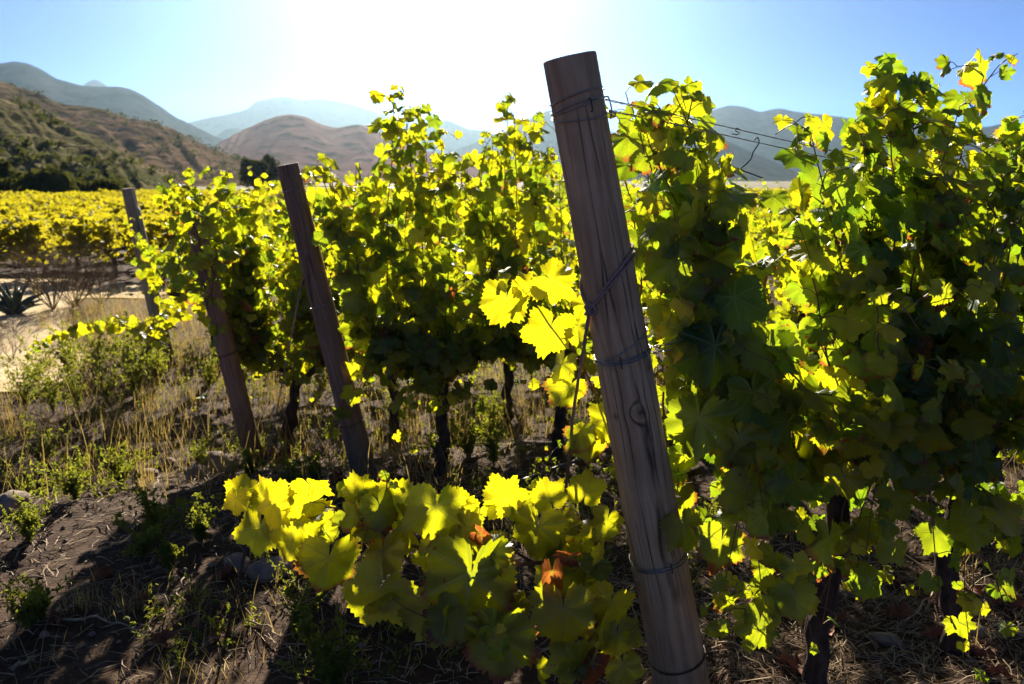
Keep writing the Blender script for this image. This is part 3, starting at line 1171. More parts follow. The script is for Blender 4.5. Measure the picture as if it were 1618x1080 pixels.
# nearest row; dimmer, greener leaf tint towards the right imitates shade
v = head_vine(O1, .36, 'dark trunked vine just right of the tall foreground post', 21, 'hi', 1.14, 11,
              tips=tipsY([(990, 150, .0), (1062, 142, -.05), (1010, 175, .05), (1085, 190, -.1), (1040, 215, -.08), (1120, 300, .1), (1060, 320, .12)], O1),
              size=.060, yb=-.06, skirt=6, lat=.28, thick=.17, droop=8, zlow=.9, spread=.36)
for px, py, Y, s, a, ti in [(1130, 545, 1.72, 95, 185, (.1, .1)), (1160, 470, 1.75, 85, 170, (.2, -.2)), (1080, 520, 1.75, 70, 200, (.2, .3)), (1105, 660, 1.70, 90, 190, (.1, -.2)), (1190, 620, 1.72, 80, 165, (.2, .3)), (1185, 770, 1.62, 75, 185, (.2, .2)), (1140, 855, 1.62, 72, 190, (.1, .3)), (1170, 690, 1.70, 75, 150, (.2, -.1)), (1215, 545, 1.76, 80, 180, (.3, .3)), (1080, 830, 1.66, 62, 160, (.1, .2)), (1200, 985, 1.56, 62, 195, (.3, .1)), (1255, 940, 1.6, 62, 170, (.3, -.2)), (1310, 850, 1.72, 70, 185, (.1, .8)), (1060, 310, 1.78, 70, 180, (.2, .2)), (1015, 385, 1.78, 66, 200, (.1, -.3))]:
    v.leaf_px(px, py, Y, s, a, ti)
v.withered(at(1160, 745, 1.68), .045); v.withered(at(1340, 735, 1.8), .04)
v.shoot([at(1290, 880, 1.9), at(1210, 920, 1.72), at(1185, 960, 1.6), at(1180, 985, 1.56)], .0032, .09, .05, .1)
v.finish()
v = head_vine(O1, .86, 'second vine right of the tall post with a tall leafy top against the sky', 22, 'hi', 1.25, 13,
              tips=tipsY([(1390, 112, .0), (1420, 140, .08), (1470, 150, -.05), (1510, 165, .04), (1350, 190, .1), (1440, 180, .12), (1545, 130, -.05), (1290, 200, .12), (1300, 300, .15), (1500, 230, .15), (1400, 260, .15), (1240, 330, .12)], O1),
              size=.058, yb=-.12, skirt=7, lat=.32, red=2, thick=.18, droop=9, zlow=.95, spread=.38)
for px, py, Y, s, a, ti in [(1398, 150, 1.95, 42, 190, (.1, .2)), (1375, 205, 1.95, 42, 200, (.2, .2)), (1300, 195, 1.95, 45, 170, (.2, .2)), (1290, 430, 1.86, 70, 180, (.3, .2)), (1350, 540, 1.85, 70, 190, (.3, -.2)), (1400, 440, 1.9, 70, 170, (.1, .3)), (1460, 560, 1.9, 72, 185, (.2, .2)), (1330, 640, 1.82, 75, 180, (.3, .4)), (1420, 660, 1.86, 62, 190, (.1, -.4)), (1480, 480, 1.9, 68, 180, (.3, .2)), (1510, 330, 1.98, 60, 175, (.3, .2)), (1375, 920, 1.78, 50, 250, (.2, .1)), (1480, 840, 1.85, 55, 160, (.3, .2)), (1410, 860, 1.8, 50, 215, (.3, .2))]:
    v.leaf_px(px, py, Y, s, a, ti)
v.withered(at(1488, 460, 1.88), .05); v.withered(at(1385, 655, 1.84), .04); v.withered(at(1455, 545, 1.88), .04)
v.finish()
v = head_vine(O1, 1.34, 'third vine right of the tall post cut by the right edge of the view', 23, 'hi', 1.34, 15,
              tips=tipsY([(1600, 210, .0), (1620, 235, .1), (1570, 250, .12), (1650, 180, .05), (1580, 300, .14)], O1), size=.058, yb=-.18, skirt=7, lat=.32, red=2, thick=.18, droop=9, zlow=.95, spread=.38)
v.withered(at(1560, 600, 2.0), .04)
v.finish()
v = head_vine(O1, 1.85, 'fourth vine of the nearest row beyond the right edge', 24, 'hi', 1.42, 12, size=.064, yb=-.2, droop=6)
v.finish()

# the vine at the tall post: its low shoots sprawl left across the aisle
b0 = row_pt(O1, .02, 0, -.16)
v = Vine(b0 - Vector((0, 0, .03)), 'vine behind the tall foreground post sprawling bright yellow green shoots to the left', 31, 'hi', None, .062, None)
hd = at(1005, 800, 2.02)
v.trunk([b0 - Vector((0, 0, .06)), b0 + Vector((0, 0, .15)), b0.lerp(hd, .55) + Vector((.02, .02, 0)), hd], (.032, .027),
        [([hd, hd + Vector((.07, -.02, .06)), hd + Vector((.17, .03, .09))], .022, .012), ([hd - Vector((0, 0, .04)), hd + Vector((-.07, -.06, .0)), hd + Vector((-.13, -.09, .0))], .02, .011)])
sk = dict(lat=.10, pet=.055, latlen=.12)  # sunlight on these shoots is painted in by a yellower, brighter leaf tint
v.shoot([hd + Vector((-.05, 0, 0)), at(930, 878, 1.86), at(830, 890, 1.74), at(700, 880, 1.70), at(620, 842, 1.70), at(540, 805, 1.73), at(440, 795, 1.78), at(360, 790, 1.82)], .0062, .060, .060, yel=.95, skip=.2, tip=.8, **sk)
v.shoot([at(840, 888, 1.75), at(760, 840, 1.74), at(690, 810, 1.76), at(610, 790, 1.76)], .0036, .056, .052, yel=.8, skip=.1, **sk)
v.shoot([at(900, 880, 1.8), at(850, 935, 1.66), at(790, 975, 1.56), at(720, 985, 1.52), at(640, 950, 1.55)], .0045, .075, .060, yel=.8, skip=.15, tip=.8, **sk)
v.shoot([at(930, 878, 1.84), at(945, 940, 1.70), at(930, 1010, 1.60), at(880, 1070, 1.52)], .0045, .062, .056, yel=.8, skip=.1, tip=.8, **sk)
v.shoot([at(940, 900, 1.80), at(975, 960, 1.70), at(985, 1040, 1.64), at(960, 1090, 1.60)], .004, .062, .052, yel=.85, skip=.1, tip=.8, **sk)
v.shoot([at(950, 870, 1.88), at(900, 835, 1.86), at(840, 810, 1.86), at(770, 800, 1.86)], .004, .06, .055, yel=.85, skip=.1, **sk)
v.shoot([hd, at(985, 735, 1.97), at(945, 640, 1.98), at(900, 545, 1.98), at(845, 470, 1.98), at(812, 440, 1.98)], .0045, .075, .054, yel=.68, skip=.15, tip=.8, lat=.1, pet=.06)
v.shoot([at(975, 735, 1.97), at(940, 720, 1.95), at(905, 700, 1.95)], .003, .06, .05, yel=.6, lat=.1)
v.shoot([hd, at(1000, 700, 2.0), at(995, 560, 2.02), at(1010, 400, 2.05), at(975, 250, 2.05)], .0055, .06, .056, yel=.45, lat=.3)
v.shoot([hd + Vector((.1, 0, .05)), at(1050, 640, 2.0), at(1060, 500, 2.02), at(1050, 380, 2.0)], .0045, .055, .056, lat=.3)
for px, py, Y, s, a, ti, ye in [
        (870, 440, 1.92, 62, 120, (.2, .1), .85), (800, 470, 1.95, 66, 195, (.1, .2), .85), (835, 452, 1.96, 40, 330, (.0, .2), .8), (870, 515, 1.94, 66, 205, (.2, .1), .8),
        (925, 480, 1.95, 42, 150, (.4, .5), .8), (900, 610, 1.94, 55, 215, (.2, .3), .75), (930, 690, 1.93, 60, 180, (.1, .3), .75), (960, 660, 1.92, 60, 185, (.1, -.4), .6),
        (385, 780, 1.80, 46, 300, (.1, .2), .9), (430, 795, 1.78, 62, 35, (.2, .2), .95), (470, 825, 1.76, 95, 195, (.1, .1), .95), (410, 830, 1.80, 65, 200, (.2, -.2), .9), (520, 880, 1.72, 82, 190, (.15, .3), .4),
        (570, 780, 1.76, 50, 20, (.3, .3), .8), (625, 800, 1.74, 72, 60, (.3, .1), .9), (600, 800, 1.70, 62, 160, (.1, .9), .3), (690, 800, 1.70, 90, 185, (.1, .4), .5), (720, 810, 1.78, 62, 60, (.2, .2), .85), (800, 790, 1.80, 60, 330, (.1, .2), .85),
        (600, 930, 1.58, 92, 205, (.1, .1), .3), (745, 905, 1.55, 130, 190, (.15, .1), .25), (790, 1005, 1.46, 100, 180, (.2, -.1), .25), (890, 960, 1.55, 95, 180, (.1, .2), .3), (680, 960, 1.56, 75, 200, (.3, .2), .3),
        (895, 845, 1.80, 66, 200, (.1, .2), .8), (850, 830, 1.76, 75, 190, (.1, -.2), .35), (965, 950, 1.66, 70, 200, (.1, .2), .85), (975, 1000, 1.62, 66, 185, (.1, .2), .8), (925, 780, 1.9, 50, 20, (.1, .2), .7), (960, 820, 1.86, 45, 200, (.3, .2), .4),
        (870, 790, 1.84, 52, 340, (.2, .1), .6), (770, 870, 1.60, 60, 130, (.6, .2), .2), (900, 1040, 1.52, 60, 190, (.2, .1), .3), (985, 1050, 1.62, 52, 170, (.3, .1), .5)]:
    v.leaf_px(px, py, Y, s, a, ti, min(1, ye + .25))  # tint lifted so leaves standing in shade look sunlit
v.withered(at(872, 905, 1.6), .055); v.withered(at(600, 865, 1.74), .05); v.withered(at(760, 845, 1.66), .045, (.6, 0, -.5)); v.withered(at(935, 1045, 1.52), .06, (-.5, 0, -.8)); v.withered(at(900, 880, 1.66), .04, (-1, 0, .1))
v.finish()

# second row, behind the flat topped post
G2 = 'vines of the second row behind the tall post'
v = head_vine(O2, .26, 'vine beside the brown flat topped post with a tall tower of leaves at the sky', 41, 'hi', 1.0, 6,
              tips=tipsY([(625, 152, 0), (640, 175, .08), (662, 172, -.06), (690, 215, .1), (735, 250, 0), (500, 258, 0), (520, 262, .1), (560, 272, 0), (590, 275, .1), (650, 230, .12)], O2), head=.52, size=.058, spread=.45, droop=6, lat=.16, rad=.031, skirt=9, red=3)
v.withered(at(700, 590, 3.5), .05); v.finish()
v = head_vine(O2, .86, 'vine with a dark forked trunk seen just left of the tall post', 42, 'hi', 1.02, 7,
              tips=tipsY([(800, 155, 0), (812, 180, .08), (845, 190, -.05), (778, 215, .05), (885, 262, 0), (720, 265, .05), (860, 240, .1)], O2), head=.52, size=.058, spread=.45, droop=6, lat=.16, rad=.031, skirt=9, red=3)
v.finish()
for i, t in enumerate((1.65, 2.45, 3.25, 4.05, 4.85)):
    head_vine(O2, t, ('vine of the second row hidden behind the leaves right of the tall post', 'second row vine behind the dark leaves in the middle of the nearest row', 'second row vine behind the tall leafy top of the nearest row', 'second row vine behind the right edge leaves', 'last second row vine at the far right')[i], 43 + i, 'mid', 1.3, 9, size=.058, spread=.5, droop=3).finish()
# third row, behind the short reddish post
v = head_vine(O3, .0, 'vine with a gnarled low trunk at the foot of the short reddish post', 51, 'hi', 1.32, 13,
              tips=tipsY([(330, 272, 0), (300, 282, .1), (285, 300, .05), (262, 300, 0), (350, 285, .1), (385, 300, 0), (410, 292, .1), (285, 320, .12)], O3), head=.46, size=.054, spread=.42, lean=.08, droop=12, rad=.034, skirt=8, red=3)
# one long shoot trailing left towards the track
v.shoot([at(395, 330, 4.4), at(345, 335, 3.95), at(290, 390, 3.86), at(275, 470, 3.9)], .004, .06, .05, lat=.2, tip=.7)
v.shoot([at(400, 400, 4.4), at(350, 400, 3.9), at(335, 450, 3.86), at(345, 540, 3.92)], .004, .07, .05, lat=.15, tip=.7)
v.shoot([at(290, 500, 4.8), at(270, 480, 5.1), at(250, 515, 5.2), at(240, 545, 5.2)], .004, .055, .05, yel=.75, lat=.3, tip=.7)
v.shoot([at(270, 548, 4.7), at(215, 520, 4.9), at(170, 512, 5.0), at(110, 525, 5.1), at(60, 545, 5.2)], .005, .05, .055, yel=.7, skip=.15, lat=.25)
v.finish()
v = head_vine(O3, .62, 'third row vine between the short reddish post and the flat topped post', 52, 'hi', 1.30, 10, head=.46, size=.054, spread=.5, droop=9, skirt=8, red=3, rad=.034,
              tips=tipsY([(430, 290, 0), (455, 300, .1), (480, 275, 0)], O3))
v.finish()
for i, t in enumerate((1.35, 2.15, 2.95, 3.75, 4.55, 5.35, 6.2)):
    head_vine(O3, t, 'vine of the third row glimpsed between the leaves of the nearer rows', 53 + i, 'mid', 1.38, 8, 'vines of the third row', size=.056, spread=.5, droop=4, many=False, skirt=4, red=1).finish()
v = head_vine(O4, .05, 'vine at the foot of the far left grey post', 61, 'mid', 1.22, 10, size=.056, spread=.5, droop=5, many=False)
v.finish()
for i in range(9):
    head_vine(O4, .95 + i * .95, 'vine of the fourth row glimpsed behind the nearer rows', 62 + i, 'mid', 1.42, 8, 'vines of the fourth row', size=.058, spread=.55, droop=2, many=False, sp=.06).finish()
for r, (o, t0, nn) in enumerate(((O5, .3, 11), (O6, .8, 12), (O7, 1.2, 14))):
    for i in range(nn):
        head_vine(o, t0 + i * 1.05, 'vine of the back rows showing small leaves behind the wires', 80 + r * 20 + i, 'low', 1.45, 8, 'vines of the back rows', size=.062, spread=.6, droop=2, many=False, sp=.075, lat=.4).finish()

# ---------------------------------------------------------------- the yellow vineyard on the left, some metres off


def leaf_quads(rg, pts, size, mat, name, normal_up=.3, asp=1.0):
    n = len(pts)
    pts = np.asarray(pts)
    T = rg.standard_normal((n, 3)); T[:, 2] -= .6
    T /= np.linalg.norm(T, axis=1)[:, None]
    N = rg.standard_normal((n, 3)) * .7; N[:, 1] -= .9; N[:, 2] += normal_up
    N -= T * (N * T).sum(1)[:, None]
    N /= np.linalg.norm(N, axis=1)[:, None]
    X = np.cross(T, N)
    sh = np.array([(0, -.5, 0), (.42, -.25, .1), (.55, .15, -.08), (.25, .3, .06), (0, .62, -.12), (-.25, .3, .06), (-.55, .15, -.08), (-.42, -.25, .1)]) * np.array([asp, 1, 1])
    s = size * rg.uniform(.6, 1.3, n)
    M = np.stack([X, T, N], 2) * s[:, None, None]
    W = np.einsum('kij,nj->kni', M, sh) + pts[:, None, :]
    tr = np.array([(0, 1, 2), (0, 2, 3), (0, 3, 4), (0, 4, 5), (0, 5, 6), (0, 6, 7)])
    Ts = tr[None] + (np.arange(n) * 8)[:, None, None]
    return W.reshape(-1, 3), Ts.reshape(-1, 3)


def far_vine_mesh(seed, n, size):
    rg = np.random.default_rng(seed)
    P = []
    for k in range(7):
        x0 = rg.uniform(-.5, .5)
        top = rg.uniform(.95, 1.25)
        for j in range(n // 7):
            u = rg.random() ** .8
            P.append((x0 + rg.normal() * .1, rg.normal() * .15, (.26 + .2 * rg.random()) + (top - .40) * u))
    V, T = leaf_quads(rg, P, size, None, '')
    m = MB()
    m.tube([(0, 0, -.05), (.02, .01, .25), (-.02, 0, .55)], [.045, .035, .03], 6)
    m.tube([(-.02, 0, .5), (-.25, 0, .62), (-.5, .02, .66)], [.03, .022, .016], 5)
    m.tube([(-.02, 0, .5), (.25, 0, .62), (.5, .02, .66)], [.03, .022, .016], 5)
    tv = np.array([tuple(q) for q in m.v])
    tt = []
    for f in m.f:
        for i in range(1, len(f) - 1): tt.append((f[0], f[i], f[i + 1]))
    tt = np.array(tt)
    return tri_mesh('grape_vine', np.concatenate([V, tv]), np.concatenate([T, tt + len(V)]), [M_FARLEAF, M_TRUNK],
                    mi=np.concatenate([np.zeros(len(T), int), np.ones(len(tt), int)]), smooth=False)


FV = [far_vine_mesh(500 + i, 260, .135) for i in range(5)]
FD = Vector((.985, .17, 0)).normalized()
FN = Vector((-.17, .985, 0)).normalized()
rgf = np.random.default_rng(5)
spots, rest = [], []
for r in range(24):
    for c in range(-60, 60):
        p = Vector((-6.4, 12.6, 0)) + FN * (r * 1.75) + FD * (c * 1.0 + rgf.normal() * .1)
        lim = -.335 * p.y if p.y < 20 else -.30 * p.y
        if p.x > lim + 1.2 or p.x < -.70 * p.y - .5: continue
        (spots if len(spots) < 290 else rest).append(p)
for i, p in enumerate(spots):
    o = bpy.data.objects.new('grape_vine', FV[i % 5])
    COL.objects.link(o)
    p.z = gz(p.x, p.y)
    o.location = p
    o.rotation_euler = (0, 0, math.atan2(FD.y, FD.x) + (PI if rgf.random() < .5 else 0) + rgf.normal() * .08)
    s = rgf.uniform(.88, 1.1)
    o.scale = (1.05, 1, s * .76)
    tag(o, 'yellow lit vine in the rows of the vineyard beyond the track on the left', 'grapevine', 'vines of the yellow vineyard beyond the track')
# the far rest of that vineyard reads as one mass
PP = []
for p in rest: PP += [(p.x + rgf.normal() * .35, p.y + rgf.normal() * .18, gz(p.x, p.y) + rgf.uniform(.2, .9)) for _ in range(60)]
for r in range(26):
    for c in range(150):
        x = -9 + c * 1.0 - r * .5; y = 17 + r * 1.9
        if x > -.29 * y and x < .62 * y and rgf.random() < .9:
            PP += [(x + rgf.normal() * .4, y + rgf.normal() * .2, gz(x, y) + rgf.uniform(.2, .9)) for _ in range(34)]
V, T = leaf_quads(rgf, PP, .24, None, '')
tag(link_mesh('vineyard', tri_mesh('vineyard', V, T, [M_FARLEAF], smooth=False)), 'far yellow green mass of vines reaching the foot of the hills', 'vineyard', None, 'stuff')


def clump(name, label, cat, loc, rx, ry, h, n, size, mat, seed, lobes=7, trunk=0.0, group=None):
    """bush or tree crown of many small leaf faces round a few limbs"""
    rg = np.random.default_rng(seed)
    root = empty(name, loc, label, cat, group)
    C = [(rg.normal() * .36 * rx, rg.normal() * .36 * ry, trunk + (h - trunk) * rg.uniform(.3, .8), rg.uniform(.3, .55)) for _ in range(lobes)]
    P = []
    m = MB()
    for cx, cy, cz, cr in C:
        k = n // lobes
        d = rg.standard_normal((k, 3)); d /= np.linalg.norm(d, axis=1)[:, None]
        d *= (rg.random(k) ** .45)[:, None] * np.array([rx, ry, (h - trunk) * .62]) * cr
        P += [(cx + a, cy + b, max(.03, cz + c)) for a, b, c in d]
        m.tube(smooth_path([(0, 0, -.05), (cx * .2, cy * .2, cz * .45), (cx, cy, cz)], 6), [h * .035, h * .03, h * .025, h * .02, h * .014, h * .008], 6, rough=.2)
    V, T = leaf_quads(rg, P, size, None, '', .6)
    m.build('trunk', M_TRUNK, root)
    link_mesh('crown', tri_mesh('crown', V, T, [mat], smooth=False), root)
    return root


for i, (px, Y, rx, h, lb) in enumerate(((12, 50, 2.6, 2.9, 'dark bush at the left edge where the vineyard meets the hill'), (45, 48, 2.4, 1.7, 'low broad bush beside the left edge bush'), (80, 46, 2.8, 2.1, 'olive green rounded bush at the far edge of the yellow vineyard'), (120, 48, 2.2, 1.7, 'small dark bush right of the rounded olive bush'), (158, 50, 3.0, 1.6, 'low straggling bush nearest the far left grey post'))):
    b = ray(px, 300); k = Y / b.y
    clump('bush', lb, 'bush', (b.x * k, Y, gz(b.x * k, Y)), rx * .8, rx * .6, h * 1.05, 1500, .26, M_SHRUB, 900 + i, 8)
for i, (px, Y, h, lb) in enumerate(((405, 80, 3.6, 'hazy dark tree left of the top of the flat topped post'), (428, 84, 3.9, 'taller hazy tree touching the flat topped post'))):
    b = ray(px, 300); k = Y / b.y
    clump('tree', lb, 'tree', (b.x * k, Y, gz(b.x * k, Y)), 1.6, 1.5, h, 2600, .24, M_TREE, 930 + i, 9, .7)

# scrub on the nearest hillside (too much to count)
import bmesh as _bm
from mathutils.bvhtree import BVHTree
PP = []
for o in [o for o in COL.objects if o.name.startswith('hill')][:2]:
    me = o.data
    bv = BVHTree.FromPolygons([v_.co for v_ in me.vertices], [p_.vertices for p_ in me.polygons])
    rg = np.random.default_rng(77)
    xs = [v_.co.x for v_ in me.vertices]; ys = [v_.co.y for v_ in me.vertices]
    big = max(ys) > 250
    for _ in range(1300 if not big else 2200):
        x, y = rg.uniform(min(xs), max(xs)), rg.uniform(min(ys), max(ys))
        hh = bv.ray_cast(Vector((x, y, 900)), Vector((0, 0, -1)))
        if hh[0] is None or hh[0].z < 1: continue
        if mnoise.noise((x * .035, y * .035, 1)) < -.12: continue
        s = rg.uniform(.5, 1.3) * (1.0 if not big else 1.7)
        for _k in range(9):
            PP.append((x + rg.normal() * s * .5, y + rg.normal() * s * .5, hh[0].z + rg.uniform(0, .8) * s))
V, T = leaf_quads(rgf, PP, .7, None, '', .8)
tag(link_mesh('scrub', tri_mesh('scrub', V, T, [M_SHRUB], smooth=False)), 'low dark scrub dotted over the left hillsides', 'scrub', None, 'stuff')

# ---------------------------------------------------------------- weeds, litter, stones


def weed(loc, label, seed, kind='herb', h=.22, n=9, spread=.5, group=None):
    rg = np.random.default_rng(seed)
    loc = Vector(loc)
    nm = {'herb': 'weed_plant', 'tuft': 'grass_tuft', 'brush': 'dry_bush', 'aloe': 'aloe_plant'}[kind]
    cat = {'herb': 'weed', 'tuft': 'grass tuft', 'brush': 'dry bush', 'aloe': 'aloe'}[kind]
    root = empty(nm, loc, label, cat, group)
    if kind == 'herb':
        m, P = MB(), []
        for i in range(n):
            az = rg.uniform(0, 6.28); sp = spread * rg.uniform(.15, 1)
            hh = h * rg.uniform(.5, 1.1)
            e = Vector((math.cos(az) * sp * h, math.sin(az) * sp * h, hh))
            p = wobble(smooth_path([(0, 0, -.01), Vector((e.x * .25, e.y * .25, hh * .5)), e], 9), .012, seed + i)
            m.tube(p, [.0016 - .0001 * j for j in range(9)], 4, caps=False)
            for j in range(2, 9):
                for _ in range(4):
                    P.append(tuple(p[j] + Vector((rg.normal(), rg.normal(), rg.normal())) * .008))
                if rg.random() < .35:
                    d = Vector((rg.normal(), rg.normal(), .8)).normalized() * h * .16
                    m.tube([p[j], p[j] + d], [.0009, .0006], 3, caps=False)
                    for u in (.3, .55, .8, 1.0):
                        P += [tuple(p[j] + d * u + Vector((rg.normal(), rg.normal(), rg.normal())) * .006) for _ in range(2)]
        m.build('stem', M_WEEDSTEM, root)
        V, T = leaf_quads(rg, P, .021 if h < .4 else .028, None, '', .5, .38)
        link_mesh('foliage', tri_mesh('foliage', V, T, [M_WEED], smooth=False), root)
    elif kind == 'tuft':
        m = MB()
        for i in range(n):
            az = rg.uniform(0, 6.28); sp = spread * rg.uniform(.1, 1) * h; hh = h * rg.uniform(.45, 1.1)
            b = Vector((rg.normal() * .03, rg.normal() * .03, -.01))
            e = b + Vector((math.cos(az) * sp, math.sin(az) * sp, hh))
            mid = b.lerp(e, .5) + Vector((-math.cos(az), -math.sin(az), .6)) * sp * .2
            q = smooth_path([b, mid, e], 6)
            w = Vector((-math.sin(az), math.cos(az), 0)) * .0017
            for j in range(5):
                k0, k1 = 1 - j / 5.2, 1 - (j + 1) / 5.2
                m.face([q[j] - w * k0, q[j] + w * k0, q[j + 1] + w * k1, q[j + 1] - w * k1])
        m.build('grass_blades', M_GRASS, root)
    elif kind == 'brush':
        m = MB()

        def br(p, d, l, r, lev):
            e = p + d * l
            mid = p.lerp(e, .5) + Vector((rg.normal(), rg.normal(), rg.normal())) * l * .08
            m.tube([p, mid, e], [r, r * .85, r * .6], 4 if lev else 5, caps=False)
            if lev >= 3: return
            for _ in range(3 if lev else 4):
                nd = (d + Vector((rg.normal(), rg.normal(), rg.normal() * .7 + .15)) * .55).normalized()
                br(p.lerp(e, rg.uniform(.45, 1)), nd, l * rg.uniform(.45, .8), r * .55, lev + 1)
        for i in range(n):
            az = rg.uniform(0, 6.28)
            br(Vector((0, 0, -.01)), Vector((math.cos(az) * spread, math.sin(az) * spread, 1)).normalized(), h * .5, .003 + .0045 * max(0, h - .4), 0)
        m.build('branches', M_BRUSH, root)
    else:
        for i in range(n):
            m = MB()
            az = rg.uniform(0, 6.28); t = rg.uniform(.2, 1.2)
            e = Vector((math.cos(az) * math.sin(t), math.sin(az) * math.sin(t), math.cos(t))) * h * rg.uniform(.7, 1.1)
            q = smooth_path([(0, 0, 0), e * .5 + Vector((0, 0, .05 * h)), e - Vector((0, 0, .06 * h))], 8)
            m.tube(q, [.028, .032, .03, .026, .021, .016, .01, .003], 6)
            m.build('leaf', M_ALOE, root)
    return root


def at_ground(px, py):
    p = hit(px, py)
    p.z = gz(p.x, p.y) + gfine(p.x, p.y)
    return p


